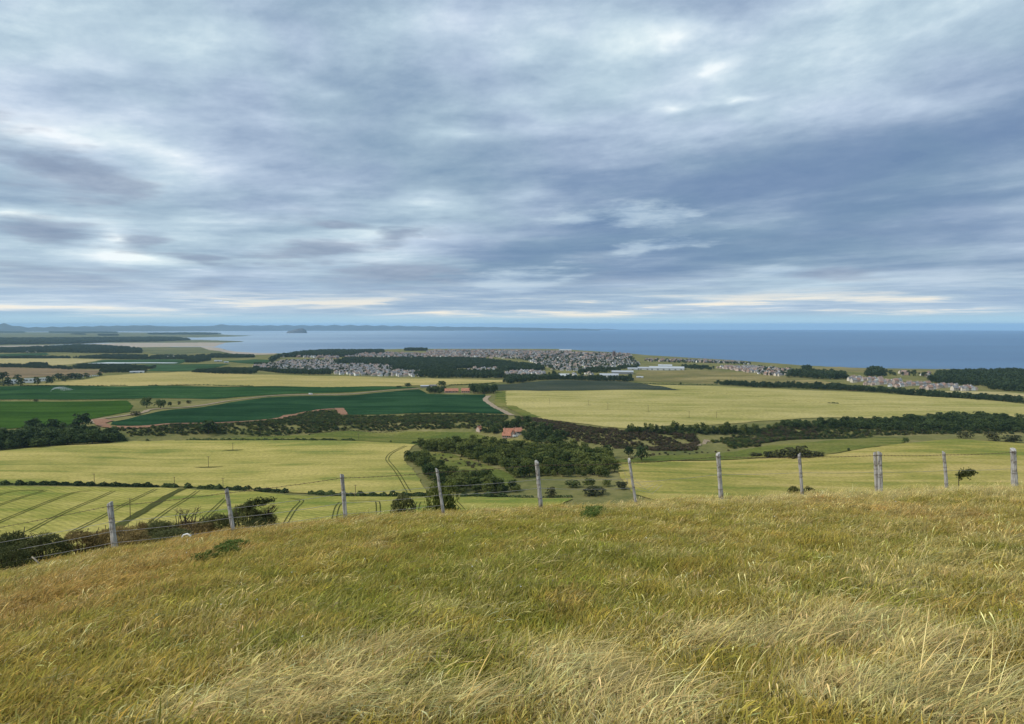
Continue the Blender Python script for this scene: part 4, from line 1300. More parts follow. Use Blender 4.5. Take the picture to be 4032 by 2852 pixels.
estate(E8, 22, "new", "steep-roofed house in the separate estate by the shore wood", "houses of the estate by the shore wood", .5)
estate(E5, 40, "pale", "pale house in the small row below the town wood", "houses below the town wood", .1)
estate(E5b, 17, "pale", "white-walled house in the short row at the end of the wood", "houses at the wood's end", .1)
town_mass("estate_houses", "pale", 17, [(2, 600, 482, 690, 430, 900, 432, 1190, 448, 1190, 468, 900, 484)], [(2, 0, 432, 150, 427, 250, 398, 680, 392, 690, 428, 600, 480, 200, 484, 0, 460)], keep=.9)
town_mass("town_houses", "old", 21, [(2, 790, 368, 900, 342, 1060, 338, 1130, 330, 1490, 345, 1500, 368)], [(2, 250, 368, 300, 355, 730, 362, 730, 378)],
          [(2, 1490, 318, 1700, 312, 2187, 312), (3, 450, 322, 700, 335, 1050, 345, 1080, 372, 900, 392, 300, 378, 0, 378), (2, 1500, 370)], scale=1.15, keep=.75)
town_mass("town_houses", "pale", 22, [(3, 100, 385, 900, 378, 1100, 395, 1130, 432, 850, 462, 550, 482, 400, 482, 200, 405)], [(3, 560, 525, 700, 505, 780, 515, 760, 540, 600, 540)], keep=.55)
town_mass("shore_houses", "old", 22, [(3, 1200, 385, 1500, 392, 2100, 418, 2090, 428, 1500, 412, 1150, 402)], [(4, 1110, 500, 1290, 500, 1290, 525, 1110, 520)], [(4, 1330, 515, 1480, 520, 1500, 545, 1380, 545)], keep=.55)
town_mass("new_houses", "new", 17, [(3, 1790, 458, 2000, 450, 2147, 452), (4, 0, 455, 280, 478, 330, 505, 200, 534, 0, 512), (3, 2000, 486)], keep=.85)
mass("town_trees", 20.0, 6.5, [(2, 790, 368, 900, 342, 1130, 330, 1490, 345, 1500, 368)], [(2, 1490, 320, 2187, 312), (3, 450, 322, 1050, 345, 1080, 372, 1130, 432, 850, 462, 550, 482, 400, 482, 200, 405, 0, 378)],
     [(3, 1150, 400, 1500, 395, 2100, 420, 2090, 432, 1500, 418)], [(4, 0, 455, 280, 478, 330, 505, 200, 534, 0, 512)], [(4, 1110, 500, 1500, 510, 1500, 545, 1110, 522)],
     [(2, 0, 432, 250, 398, 680, 392, 1190, 448, 1480, 536, 700, 512, 200, 484)])
mass("town_trees", 13.0, 8.0, [(3, 930, 470, 950, 450, 1120, 445, 1130, 460, 1000, 470)], [(3, 560, 512, 700, 480, 900, 474, 1000, 480, 880, 500, 600, 520)], [(3, 1500, 455, 1580, 448, 1780, 468, 1780, 478, 1560, 472)], [(3, 330, 520, 420, 500, 450, 530, 400, 545)], [(3, 960, 560, 1060, 545, 1080, 575, 1000, 570)])


def shed(label, k, xa, xb, yb, yt, wall, roof, deep=30, name="warehouse", cat="warehouse", low=.18):
    p_ = GT(k, (xa + xb) / 2, yb)
    d_ = np.linalg.norm(p_[:2])
    s_ = 1050 / 2296 / FPX * d_
    L, h = (xb - xa) * s_, (yb - yt) * s_ * .75
    h, rh = h * (1 - low), h * low + deep * .04
    root = link(name, None, loc=(p_[0], p_[1] + deep / 2, float(H(p_[0], p_[1]))), rot=(0, 0, -math.atan2(p_[0], p_[1])))
    b = MB()
    b.gable(L, deep, h, rh, .3, 0, None)
    link("wall", b.mesh("wall", [M[wall]]), root)
    b = MB()
    b.gable(L, deep, h, rh, .5, None, 0)
    link("roof", b.mesh("roof", [M[roof]]), root)
    b = MB()
    nd = max(1, int(L / 16))
    for i in range(nd):
        b = MB()
        b.box(((i + .5) / nd * L - L / 2, -deep / 2, h * .36), (min(5, L / nd * .5), .12, h * .7), 0)
        link("door", b.mesh("door", [M["shed_dark"]]), root)
    return tag(root, label, cat)


shed("broad white warehouse in front of the town by the dark trees", 3, 800, 960, 546, 506, "shed_pale", "shed_roof", 40)
shed("white gabled shed beside the trees near the warehouse", 3, 444, 536, 540, 506, "shed_pale", "shed_pale", 30, low=.5)
shed("long grey-roofed warehouse behind the broad white one", 3, 905, 1088, 512, 482, "shed_dark", "shed_roof", 40)
shed("longest white factory shed behind the tan field", 3, 1240, 1530, 478, 450, "shed_pale", "shed_pale", 60)
shed("tall white factory block behind the longest shed", 3, 1310, 1425, 452, 432, "shed_pale", "shed_pale", 50)
shed("white factory wing next to the longest shed", 3, 1130, 1240, 474, 452, "shed_pale", "shed_roof", 45)
shed("low grey shed among trees beside the factory wing", 3, 1040, 1125, 474, 458, "shed_pale", "shed_roof", 35)
shed("small white shed at the corner of the tan field", 3, 1112, 1168, 545, 530, "shed_pale", "shed_pale", 14)
shed("long white shed on the town's seaward skyline", 3, 445, 548, 312, 296, "shed_pale", "shed_pale", 40)
shed("white block in the old town above the wood", 2, 1165, 1182, 350, 334, "harl_white", "shed_pale", 14, "building", "building")
shed("long white school building beside the white block in town", 2, 1200, 1310, 352, 338, "harl_white", "slate", 18, "building", "building")
shed("long pale building at the end of the estate's front row", 2, 1215, 1385, 500, 484, "harl_cream", "slate_brown", 14, "building", "building")
shed("lone white house among trees before the bay", 1, 1440, 1490, 374, 354, "harl_white", "harl_white", 16, "building", "building")
shed("pale long barn on the far flats before the estuary", 1, 228, 296, 326, 313, "harl_cream", "harl_cream", 18, "barn", "barn")
shed("small pale barn on the flats beside the estuary wood", 1, 490, 552, 320, 308, "harl_cream", "shed_roof", 16, "barn", "barn")
shed("grey barn on the flats by the round silage dome", 1, 1842, 1900, 404, 390, "shed_pale", "shed_roof", 16, "barn", "barn")
shed("little white barn on the flats next to the grey barn", 1, 1925, 1960, 414, 402, "shed_pale", "shed_pale", 12, "barn", "barn")
shed("white-roofed shed in the far farmyard behind the wheat strip", 1, 1110, 1170, 502, 486, "shed_pale", "shed_roof", 18, "barn", "barn")
shed("pale shed end in the far farmyard behind the wheat strip", 1, 1178, 1225, 500, 484, "harl_white", "shed_pale", 14, "barn", "barn")
shed("low grey farm building behind the round farm tree", 2, 1432, 1500, 626, 606, "shed_dark", "shed_roof", 14, "barn", "barn")
shed("grey stone farmhouse end beside the round farm tree", 2, 1512, 1572, 622, 600, "harl_pink", "slate", 12, "barn", "barn")

# church tower of the old town
p_ = GT(3, 913, 372)
d_ = np.linalg.norm(p_[:2])
ct = link("church_tower", None, loc=(p_[0], p_[1], float(H(p_[0], p_[1]))), rot=(0, 0, .3))
b = MB()
b.box((0, 0, 13), (9, 9, 30))
link("tower", b.mesh("tower", [M["church_stone"]]), ct)
for x_ in (-4, 4):
    for y_ in (-4, 4):
        b = MB()
        b.tube([(x_, y_, 28), (x_, y_, 31), (x_, y_, 34)], [.8, .7, .05], 6)
        link("pinnacle", b.mesh("pinnacle", [M["church_stone"]]), ct)
for x_ in (-2, 2):
    b = MB()
    b.box((x_, -4.5, 22), (1.4, .2, 4))
    link("window", b.mesh("window", [M["window"]]), ct)
tag(ct, "dark square church tower on the skyline of the old town", "church tower")

# white polythene over a far crop
tag(poly_drape("crop_cover", TP((1, 715, 422, 930, 411, 1300, 412, 1535, 414, 1500, 419, 1100, 420)), M["plastic_film"], 20, 0.9), "long white strip of crop cover on the far green field", "crop cover")


def farmhouse(label, k, xa, xb, yb, yt, wall, roof, W, name="farmhouse", cat="farmhouse", turn=0.0, wing=None, ch=True):
    p_ = GT(k, (xa + xb) / 2, yb)
    d_ = np.linalg.norm(p_[:2])
    s_ = 1050 / 2296 / FPX * d_
    L, tot = (xb - xa) * s_, (yb - yt) * s_
    h = tot * .46
    rh = tot - h
    root = link(name, None, loc=(p_[0], p_[1] + W / 2, float(H(p_[0], p_[1] + W / 2))), rot=(0, 0, -math.atan2(p_[0], p_[1]) + turn))
    b = MB()
    b.gable(L, W, h, rh, .3, 0, None)
    if wing:
        b.gable(W * .9, L * .3, h * .9, rh * .85, .3, 0, None, c=(wing * L, -W * .45), rz=math.pi / 2)
    link("wall", b.mesh("wall", [M[wall]]), root)
    b = MB()
    b.gable(L, W, h, rh, .4, None, 0)
    if wing:
        b.gable(W * .9, L * .3, h * .9, rh * .85, .35, None, 0, c=(wing * L, -W * .45), rz=math.pi / 2)
    rf = link("roof", b.mesh("roof", [M[roof]]), root)
    if ch:
        for x_ in (-.42, .42):
            b = MB()
            b.box((x_ * L, 0, h + rh + .3), (.8, .7, 1.6))
            link("chimney", b.mesh("chimney", [M["stone_red"]]), rf)
    for x_ in (-.36, -.14, .14, .36):
        b = MB()
        b.box((x_ * L, -W / 2 - .02, h * .55), (1.1, .12, 1.3))
        link("window", b.mesh("window", [M["window"]]), root)
    b = MB()
    b.box((0, -W / 2 - .02, 1.0), (1.0, .12, 2.0))
    link("door", b.mesh("door", [M["shed_dark"]]), root)
    return tag(root, label, cat)


farmhouse("orange-roofed farmhouse in the hollow among dark trees", 7, -38, 60, 264, 204, "stone_red", "pantile", 8, wing=.3)
farmhouse("orange-roofed cottage joined to the hollow's farmhouse end", 7, 62, 118, 252, 200, "harl_cream", "pantile", 8, "cottage", "cottage", .25)
farmhouse("low orange-roofed outbuilding in front of the hollow's farmhouse", 6, 2140, 2215, 278, 236, "stone_red", "pantile", 6, "outbuilding", "outbuilding", -.2, ch=False)
farmhouse("small orange-roofed gable standing apart from the hollow's farm", 6, 1922, 1956, 224, 182, "harl_pink", "pantile", 6, "cottage", "cottage", .7)
farmhouse("wide orange-roofed steading between the green and pale fields", 2, 1640, 1756, 672, 636, "stone_red", "pantile", 10, "farm_steading", "barn", .12, ch=False)
farmhouse("second orange-roofed barn beside the dark shelter belt", 2, 1786, 1858, 672, 634, "stone_red", "pantile", 10, "farm_steading", "barn", -.1, ch=False)


# ---- vehicles
def van(label, p_, rz, L=4.8, name="parked_van", cat="van", scale=1.0):
    root = link(name, None, loc=(p_[0], p_[1], float(H(p_[0], p_[1])) + .55), rot=(0, 0, rz), scale=(scale,) * 3)
    b = MB()
    b.add([(-L / 2, -.95, .35), (L / 2, -.95, .35), (L / 2, -.95, 1.0), (L * .28, -.9, 1.95), (-L / 2, -.9, 2.0), (-L / 2, .95, .35), (L / 2, .95, .35), (L / 2, .95, 1.0), (L * .28, .9, 1.95), (-L / 2, .9, 2.0)],
          [(0, 1, 2, 3, 4), (9, 8, 7, 6, 5), (0, 5, 6, 1), (1, 6, 7, 2), (2, 7, 8, 3), (3, 8, 9, 4), (4, 9, 5, 0)])
    link("body", b.mesh("body", [M["white_paint"]]), root)
    b = MB()
    for s_ in (-1, 1):
        b.box((L * .14, s_ * .93, 1.5), (1.1, .06, .6))
    b.box((L * .36, 0, 1.52), (.06, 1.5, .6))
    link("window", b.mesh("window", [M["window"]]), root)
    for x_ in (-.3, .3):
        for s_ in (-1, 1):
            b = MB()
            b.tube([(x_ * L, s_ * .82, .34), (x_ * L, s_ * 1.0, .34)], .34, 10)
            link("wheel", b.mesh("wheel", [M["rubber"]]), root)
    return tag(root, label, cat)


van("white van parked by the red-roofed farm in the hollow", GT(7, 62, 268), .3)
van("white van standing on the track between the green fields", GT(2, 488, 690), .1, scale=1.2)


def caravan(label, k, X, Y, wd, ht, group="parked white caravans"):
    p_ = GT(k, X, Y)
    s_ = 1050 / 2296 / FPX * np.linalg.norm(p_[:2])
    L, h = wd * s_, ht * s_
    root = link("caravan", None, loc=(p_[0], p_[1], float(H(p_[0], p_[1])) + .3), rot=(0, 0, -math.atan2(p_[0], p_[1])))
    b = MB()
    V, n = [], 10
    prof_ = [(-.5, .12), (-.52, .5), (-.46, .95), (-.40, 1.0), (.40, 1.0), (.47, .93), (.52, .45), (.5, .12)]
    for y_ in (-1.3, 1.3):
        V += [(x_ * L, y_, z_ * h) for x_, z_ in prof_]
    n = len(prof_)
    b.add(V, [tuple(range(n)), tuple(range(2 * n - 1, n - 1, -1))] + [(i, i + n, (i + 1) % n + n, (i + 1) % n) for i in range(n)])
    link("body", b.mesh("body", [M["white_paint"]]), root)
    b = MB()
    for x_ in (-.25, .05, .3):
        b.box((x_ * L, -1.31, h * .62), (L * .16, .06, h * .2))
    link("window", b.mesh("window", [M["window"]]), root)
    return tag(root, label, "caravan", group)


for lb, X_, Y_, w_, h_ in [("white caravan half hidden by trees at the roadside's near end", 98, 602, 78, 36), ("biggest white caravan box in the roadside row", 260, 592, 82, 38), ("second white caravan box beside the biggest one", 370, 578, 50, 30),
                           ("small white caravan under the roadside trees", 618, 552, 20, 10), ("small white caravan next to the gap in the trees", 662, 548, 44, 12), ("narrow white caravan between two roadside trees", 714, 545, 12, 24),
                           ("low white caravan near the end of the tree row", 766, 536, 26, 10), ("long low white caravan last in the roadside row", 822, 530, 48, 8)]:
    caravan(lb, 1, X_, Y_, w_, h_)


# ---- utility poles
def pole(label, k, X, Yt, Yb, cross=True):
    p_ = GT(k, X, Yb)
    h = (Yb - Yt) * 1050 / 2296 / FPX * np.linalg.norm(p_[:2])
    root = link("utility_pole", None, loc=(p_[0], p_[1], float(H(p_[0], p_[1]))), rot=(0, 0, RNG.uniform(-.4, .4)))
    b = MB()
    b.tube([(0, 0, -.5), (0.02, 0, h * .5), (0, 0, h)], [.17, .15, .12], 8)
    link("mast", b.mesh("mast", [M["pole_wood"]]), root)
    if cross:
        b = MB()
        b.box((0, -.14, h - .35), (1.9, .1, .14))
        cr = link("crossarm", b.mesh("crossarm", [M["pole_wood"]]), root)
        for x_ in (-.85, 0, .85):
            b = MB()
            b.tube([(x_, -.14, h - .3), (x_, -.14, h - .16), (x_, -.14, h - .02)], [.05, .07, .04], 6)
            link("insulator", b.mesh("insulator", [M["shed_dark"]]), cr)
    return tag(root, label, "pole", "line of wooden utility poles across the fields")


for a_ in [("thin wooden pole at the top of the big wheat field", 5, 2005, 318, 384), ("wooden pole in the dark-ringed patch of the big wheat field", 5, 1795, 437, 530), ("faint wooden pole behind the longest dark hedge", 5, 812, 590, 668),
           ("wooden pole at the end of the hedge before the gap", 5, 1502, 613, 700), ("wooden pole just above the top of the second fence post", 5, 1921, 622, 712), ("tall dark pole in the striped wheat beside the trodden path", 5, 1122, 808, 968),
           ("short dark pole in the hedge past the third fence post", 6, 873, 676, 776), ("faint pole on the green pasture above the hedge", 6, 902, 236, 290), ("pole nearest the wheat corner in the pale wheat field", 3, 360, 722, 774), ("second pole across the pale wheat field", 3, 695, 735, 781),
           ("third pole across the pale wheat field, middle of the row", 3, 860, 762, 818), ("fourth pole across the pale wheat field", 3, 1207, 780, 838), ("fifth pole in the pale wheat, above the young trees", 7, 1560, 40, 103), ("last pole in the pale wheat, nearest its lower edge", 7, 1795, 52, 107),
           ("stout pole on the far rim before the scrubby bank", 8, 1333, 193, 250), ("slighter pole beside the stout one on the far rim", 8, 1420, 203, 244), ("thin pole by the dark bush on the far rim", 8, 1795, 224, 274),
           ("pole in front of the orange-roofed farm's dark trees", 2, 1560, 658, 700), ("pole in the potato field below the shelter belt", 2, 1776, 662, 706), ("farthest right of the poles below the farm steading", 2, 1812, 676, 706)]:
    pole(*a_)
for k_, X_, Y_, w_ in [(5, 1795, 532, 7.5), (5, 2005, 385, 6.0), (3, 860, 818, 3.2), (3, 695, 781, 3.2), (3, 1207, 838, 2.6), (7, 1560, 103, 2.6)]:
    c_ = GT(k_, X_, Y_)
    tag(poly_drape("weedy_patch", [(c_[0] + w_ * 1.25 * math.cos(a) * (1 + .25 * math.sin(3 * a)), c_[1] + w_ * .34 * math.sin(a)) for a in np.linspace(0, 6.1, 18)], M["tram"], 2.0, .66), kind="structure")

# ---- crop sprinkler throwing a fan of water
p_ = GT(1, 440, 662)
root = link("crop_sprinkler", None, loc=(p_[0], p_[1], float(H(p_[0], p_[1])) + .5))
b = MB()
b.box((0, 0, .5), (2.2, 1.2, .4))
b.tube([(0, 0, .5), (0, 0, 1.9), (.7, 0, 2.5)], [.12, .1, .07], 6)
link("cart", b.mesh("cart", [M["shed_dark"]]), root)
m, t, o = newmat("water_spray")
d_ = node(t, "ShaderNodeBsdfDiffuse", {0: (.85, .88, .9, 1)})
tp = node(t, "ShaderNodeBsdfTransparent")
mx_ = t.nodes.new("ShaderNodeMixShader")
mx_.inputs[0].default_value = .55
t.links.new(tp.k, mx_.inputs[1])
t.links.new(d_.k, mx_.inputs[2])
t.links.new(mx_.outputs[0], o.inputs[0])
n_ = 2600
u_ = RNG.uniform(0, 1, n_) ** .8
az_ = RNG.uniform(-.5, .5, n_)
reach = 30 + RNG.normal(0, 2, n_)
C_ = np.column_stack([u_ * reach * np.cos(az_), u_ * reach * np.sin(az_), 2 + 5.5 * 4 * u_ * (1 - u_) * RNG.uniform(.55, 1.05, n_)])
V_, F_ = leaf_quads(C_, RNG.standard_normal((n_, 3)), .26, RNG)
link("water_fan", mesh("water_fan", V_, F_, [m]), root)
tag(root, "crop sprinkler throwing a white fan of water over the green field", "sprinkler")


# ================================================================== THE FENCE
def fence_depth(u):
    return 18.45 + (u - 2016) / 2016 * (2.9 if u > 2016 else 0.95)


POSTS = [(5, 945, 830, 990, 1235, 52), (5, 1950, 718, 2015, 1115, 40), (6, 757, 588, 790, 985, 40), (6, 1575, 542, 1628, 905, 30), (7, 248, 478, 282, 850, 41), (7, 1043, 460, 1105, 860, 28),
         (7, 1808, 408, 1833, 770, 46), (8, 360, 412, 385, 735, 31), (8, 1012, 400, 1028, 745, 31), (8, 1052, 396, 1060, 745, 42), (8, 1605, 395, 1632, 715, 31), (8, 2202, 372, 2218, 705, 52)]
fence = link("wire_fence", None, loc=(0, 18.45, float(H(0, 18.45))))
tag(fence, "weathered wooden post and barbed wire fence along the hill's brow", "fence")
fz = np.array(fence.location)
tops, bots = [], []
for i, (k_, xt, yt, xb, yb, wp) in enumerate(POSTS):
    ub, vb = T(k_, xb, yb)
    ut, vt = T(k_, xt, yt)
    dep = fence_depth(ub) + (0.12 if i == 8 else 0)
    rb, rt = ray(ub, vb), ray(ut, vt)
    pb, pt = rb * dep / rb[1], rt * (dep - .05) / rt[1]
    pb[2] += EYE
    pt[2] += EYE
    wd = wp * 1050 / 2296 / FPX * dep * .92
    tops.append(pt)
    bots.append(pb)
    r_ = random.Random(i)
    ax = Vector(pt) - Vector(pb)
    hgt = ax.length
    V, F, nseg, nk = [], [], 14, 12
    for s_ in range(nseg + 1):
        f_ = s_ / nseg
        z_ = -.45 + (hgt + .45) * f_
        tap = 1.0 - .10 * f_ + .03 * math.sin(f_ * 9 + i)
        for q_ in range(nk):
            a = 2 * math.pi * q_ / nk + i
            sq = 1 / max(abs(math.cos(a)), abs(math.sin(a))) if i in (0, 8, 9, 11) else 1.0
            rr = wd / 2 * tap * (.5 + .5 * sq if sq != 1 else 1) * (1 + r_.uniform(-.10, .10) - (.22 if q_ == (i * 3) % nk else 0))
            zt = z_ + (.035 * math.cos(a + i) + r_.uniform(-.012, .012) if s_ == nseg else 0)
            V.append((rr * math.cos(a), rr * math.sin(a), zt))
    for s_ in range(nseg):
        for q_ in range(nk):
            F.append((s_ * nk + q_, s_ * nk + (q_ + 1) % nk, (s_ + 1) * nk + (q_ + 1) % nk, (s_ + 1) * nk + q_))
    V.append((0, 0, hgt + .012))
    F += [(nseg * nk + q_, nseg * nk + (q_ + 1) % nk, len(V) - 1) for q_ in range(nk)]
    rot = Vector((0, 0, 1)).rotation_difference(ax.normalized()).to_euler()
    po = link("post", mesh("post", V, F, [M["post"]]), fence, loc=tuple(pb - fz), rot=rot)
    for hf in (.93, .60, .40, .16):                  # staples and wire ties
        b = MB()
        b.tube([(-wd * .18, -wd * .5, hgt * hf), (0, -wd * .57, hgt * hf + .012), (wd * .18, -wd * .5, hgt * hf)], .0045, 5)
        link("staple", b.mesh("staple", [M["wire"]]), po)
    for hf in (.935, .40) if i % 2 else (.935, .60, .16):   # wire wound round the post
        b = MB()
        rr = wd * .56
        b.tube([(rr * math.cos(a), rr * math.sin(a), hgt * hf + .004 * math.sin(3 * a)) for a in np.linspace(0, 6.283, 15)], .004, 5, cap=False)
        link("wire_tie", b.mesh("wire_tie", [M["wire_rust"]]), po)


def along(i, f):
    return bots[i] + (tops[i] - bots[i]) * f


def wire(idx, f, radius, mat, barbs, sag=.03, name="wire", extra=None):
    pts = [extra] if extra is not None else []
    pts += [along(i, f) + np.array([0, -.06, 0]) for i in idx]
    line = []
    for a, c in zip(pts[:-1], pts[1:]):
        for j in range(8):
            q_ = j / 8
            line.append(a + (c - a) * q_ - np.array([0, 0, sag * 4 * q_ * (1 - q_)]))
    line.append(pts[-1])
    b = MB()
    b.tube([tuple(v - fz) for v in line], radius, 5)
    o_ = link(name, b.mesh(name, [M[mat]]), fence)
    if barbs:
        L_ = np.array(line)
        seg = np.linalg.norm(L_[1:] - L_[:-1], axis=1)
        s_ = np.concatenate([[0], np.cumsum(seg)])
        b = MB()
        for d_ in np.arange(.1, s_[-1], .11):
            c = np.array([np.interp(d_, s_, L_[:, q_]) for q_ in range(3)]) - fz
            a = RNG.uniform(0, 6.28)
            v1 = np.array([.014, math.cos(a) * .022, math.sin(a) * .022])
            v2 = np.array([-.014, math.cos(a + 1.5) * .022, math.sin(a + 1.5) * .022])
            b.tube([tuple(c - v1), tuple(c + v1)], .0032, 4)
            b.tube([tuple(c - v2), tuple(c + v2)], .0032, 4)
        link("barb", b.mesh("barb", [M["wire_rust"]]), o_)["kind"] = "stuff"
    return o_


def offscreen(i, j, f, k=1.0):
    return along(i, f) + (along(i, f) - along(j, f)) * k


ORDER = [0, 1, 2, 3, 4, 5, 6, 7, 9, 10, 11]
wire(ORDER, .935, .0048, "wire_rust", True, .02, "barbed_wire", extra=offscreen(0, 1, .935, 1.6) + np.array([0, 0, -.35]))
wire(ORDER[:6], .60, .0042, "wire", False, .02, extra=offscreen(0, 1, .60, 1.6) + np.array([0, 0, -.3]))
wire(ORDER[:6], .40, .0044, "wire", False, .03, extra=offscreen(0, 1, .40, 1.6) + np.array([0, 0, -.3]))
wire(ORDER[:4], .16, .0042, "wire", False, .02, extra=offscreen(0, 1, .16, 1.6) + np.array([0, 0, -.3]))
wire(ORDER[5:], .52, .0034, "wire", False, .02)
b = MB()                                            # loose ends hanging at the sixth post
for j in range(4):
    a0 = along(5, .9 - .1 * j) - fz
    sp = .5 + .2 * j
    b.tube([tuple(a0 + np.array([-.28 + .05 * j, -.05, .02])), tuple(a0 + np.array([-.1, -.07, -.12 - .05 * j])), tuple(a0 + np.array([.10 * sp, -.08, -.28])), tuple(a0 + np.array([.36 * sp + .12, -.1, -.55 + .06 * j])), tuple(a0 + np.array([.52 * sp + .2, -.1, -.5 + .12 * j]))], .003, 4)
link("loose_wire", b.mesh("loose_wire", [M["wire"]]), fence)


# ================================================================== HILL-TOP PLANTS
def gorse_mesh(name, seed, mat, nl=22, n=5200, size=.024):
    r = np.random.default_rng(seed)
    C, N, S = [], [], []
    for i in range(nl):
        a, q_ = i * 2.399, (i + .5) / nl
        rr = .40 * math.sqrt(q_)
        top = .80 * math.sqrt(max(.05, 1 - (rr / .5) ** 2)) * r.uniform(.72, 1.0)
        k = n // nl
        d = r.standard_normal((k, 3))
        d /= np.linalg.norm(d, axis=1)[:, None]
        d[:, 2] = np.where(d[:, 2] < -.2, -d[:, 2], d[:, 2])
        rad_ = np.array([.15, .15, .17]) * r.uniform(.75, 1.2)
        C.append(np.array([rr * math.cos(a), rr * math.sin(a), top]) + d * rad_ * (r.uniform(.45, 1.0, (k, 1)) ** .5) * np.where(r.uniform(0, 1, (k, 1)) < .12, 1.25, 1.0))
        N.append(d)
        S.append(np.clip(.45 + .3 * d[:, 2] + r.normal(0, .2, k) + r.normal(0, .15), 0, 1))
        # foliage hanging down the flank of the lobe
        k2 = k // 2
        zz = r.uniform(0, top, k2)
        an = a + r.normal(0, .5, k2)
        C.append(np.column_stack([(rr + .12) * np.cos(an), (rr + .12) * np.sin(an), zz]) + r.normal(0, .03, (k2, 3)))
        N.append(np.column_stack([np.cos(an), np.sin(an), np.full(k2, .2)]))
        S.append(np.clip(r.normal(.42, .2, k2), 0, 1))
    C, N, S = np.concatenate(C), np.concatenate(N), np.concatenate(S)
    C[:, 2] = np.maximum(C[:, 2], 0)
    V, F = leaf_quads(C, N, size, r, asp=.30, jit=.9)
    me = mesh(name, V, F, [M[mat]])
    add_shade(me, S)
    return me


def stem_mesh(name, seed, k=9):
    r = random.Random(seed)
    b = MB()
    for i in range(k):
        a = i * 2.4
        q_ = r.uniform(.15, .42)
        b.tube([(0.03 * math.cos(a), 0.03 * math.sin(a), -.05), (q_ * .5 * math.cos(a), q_ * .5 * math.sin(a), .35), (q_ * math.cos(a), q_ * math.sin(a), r.uniform(.6, .95))], [.022, .014, .006], 5)
    return b.mesh(name, [M["bark"]])


GM = {"green": [gorse_mesh("foliage", 31, "leaf_gorse"), gorse_mesh("foliage", 32, "leaf_gorse")], "dry": [gorse_mesh("foliage", 33, "leaf_gorse_dry"), gorse_mesh("foliage", 34, "leaf_gorse_dry")]}
ST = stem_mesh("stem", 3)


def gorse(label, k, X, Yt, Wd, dep, kind, flat=1.0, name="gorse_bush", cat="gorse bush"):
    i = _cnt[0] = _cnt[0] + 1
    u, v = T(k, X, Yt - 22)
    d_ = ray(u, v)
    p_ = d_ * dep / d_[1]
    z0 = float(H(p_[0], p_[1])) - .05
    h = EYE + p_[2] - z0
    wd = Wd * 1050 / 2296 / FPX * dep
    root = link(name, None, loc=(p_[0], p_[1], z0), rot=(0, 0, i * 1.3), scale=(wd, wd, max(h, .3) / .97))
    link("foliage", GM[kind][i % 2], root)
    link("stem", ST, root)
    return tag(root, label, cat)


for a_ in [("big dark green gorse bush below the first fence post, at the fence's near end", 5, 120, 1075, 520, 18.9, "green"), ("dark green gorse bush next to the big one, its top just under the wire", 5, 380, 1095, 430, 18.6, "green"),
           ("low dark gorse spilling under the lowest wire", 5, 30, 1215, 420, 17.3, "green"), ("gorse bush behind the big one at the picture's edge", 5, -120, 1090, 420, 19.6, "green"),
           ("brown dried gorse bush just before the first fence post", 5, 700, 1062, 420, 19.4, "dry"), ("brown dried gorse bush right behind the first fence post", 5, 930, 1030, 380, 19.8, "dry"),
           ("low brown gorse bush just past the first fence post", 5, 1130, 1080, 380, 19.0, "dry"), ("small round gorse bush sticking up between the first two posts", 5, 1228, 972, 130, 20.4, "dry"),
           ("olive gorse bush with dead twigs between the first two posts", 5, 1400, 1000, 360, 20.0, "green"), ("mixed gorse bush under the bare twigs", 5, 1620, 965, 340, 20.4, "dry"),
           ("low green gorse in front of the bare twigs", 5, 1500, 1070, 380, 19.2, "green"), ("green gorse bush just before the second fence post", 5, 1850, 930, 330, 20.2, "green"),
           ("tallest green gorse bush behind the second fence post", 5, 2080, 845, 380, 20.6, "green"), ("green gorse bush past the second fence post, nearest the open field", 6, 80, 905, 260, 20.8, "green"),
           ("brown gorse filling the gap between the round bush and the first post", 5, 1080, 1015, 330, 20.6, "dry"),
           ("olive gorse between the round bush and the bare twigs", 5, 1330, 985, 260, 20.8, "green"),
           ("brown gorse below the second post's near side", 5, 1740, 1010, 330, 19.8, "dry"),
           ("low gorse at the second fence post's foot", 6, 20, 985, 300, 19.8, "green")]:
    gorse(*a_)
gorse("small gorse sprig at the foot of the post with a knot hole", 8, 318, 702, 120, 21.3, "green", name="gorse_sprig", cat="gorse")
gorse("second small gorse sprig past the post with the knot hole", 8, 445, 706, 130, 21.5, "green", name="gorse_sprig", cat="gorse")

# bare twigs above the gorse
def dead_twigs(label, k, X, Yt, Yb, Wd, dep, seed):
    r = random.Random(seed)
    d_ = ray(*T(k, X, Yb))
    p_ = d_ * dep / d_[1]
    s_ = 1050 / 2296 / FPX * dep
    h, wd = (Yb - Yt) * s_, Wd * s_
    b = MB()
    for i in range(16):
        x0, x1 = r.uniform(-.3, .3) * wd, r.uniform(-.5, .5) * wd
        hh = h * r.uniform(.55, 1)
        mid = ((x0 + x1) / 2 + r.uniform(-.05, .05), r.uniform(-.1, .1), hh * .55)
        tip = (x1 + .06, r.uniform(-.15, .15), hh)
        b.tube([(x0, 0, -.7), (x0, 0, -.1), mid, tip], [.012, .011, .008, .003], 5)
        for _ in range(3):
            q_ = r.uniform(.4, .95)
            c = (mid[0] + (tip[0] - mid[0]) * q_, mid[1], mid[2] + (tip[2] - mid[2]) * q_)
            b.tube([c, (c[0] + r.uniform(-.12, .14), c[1] + r.uniform(-.1, .1), c[2] + r.uniform(.02, .14))], [.005, .002], 4)
    o_ = link("dead_branches", b.mesh("dead_branches", [M["bark"]]), loc=(p_[0], p_[1], EYE + p_[2]))
    return tag(o_, label, "dead branches")


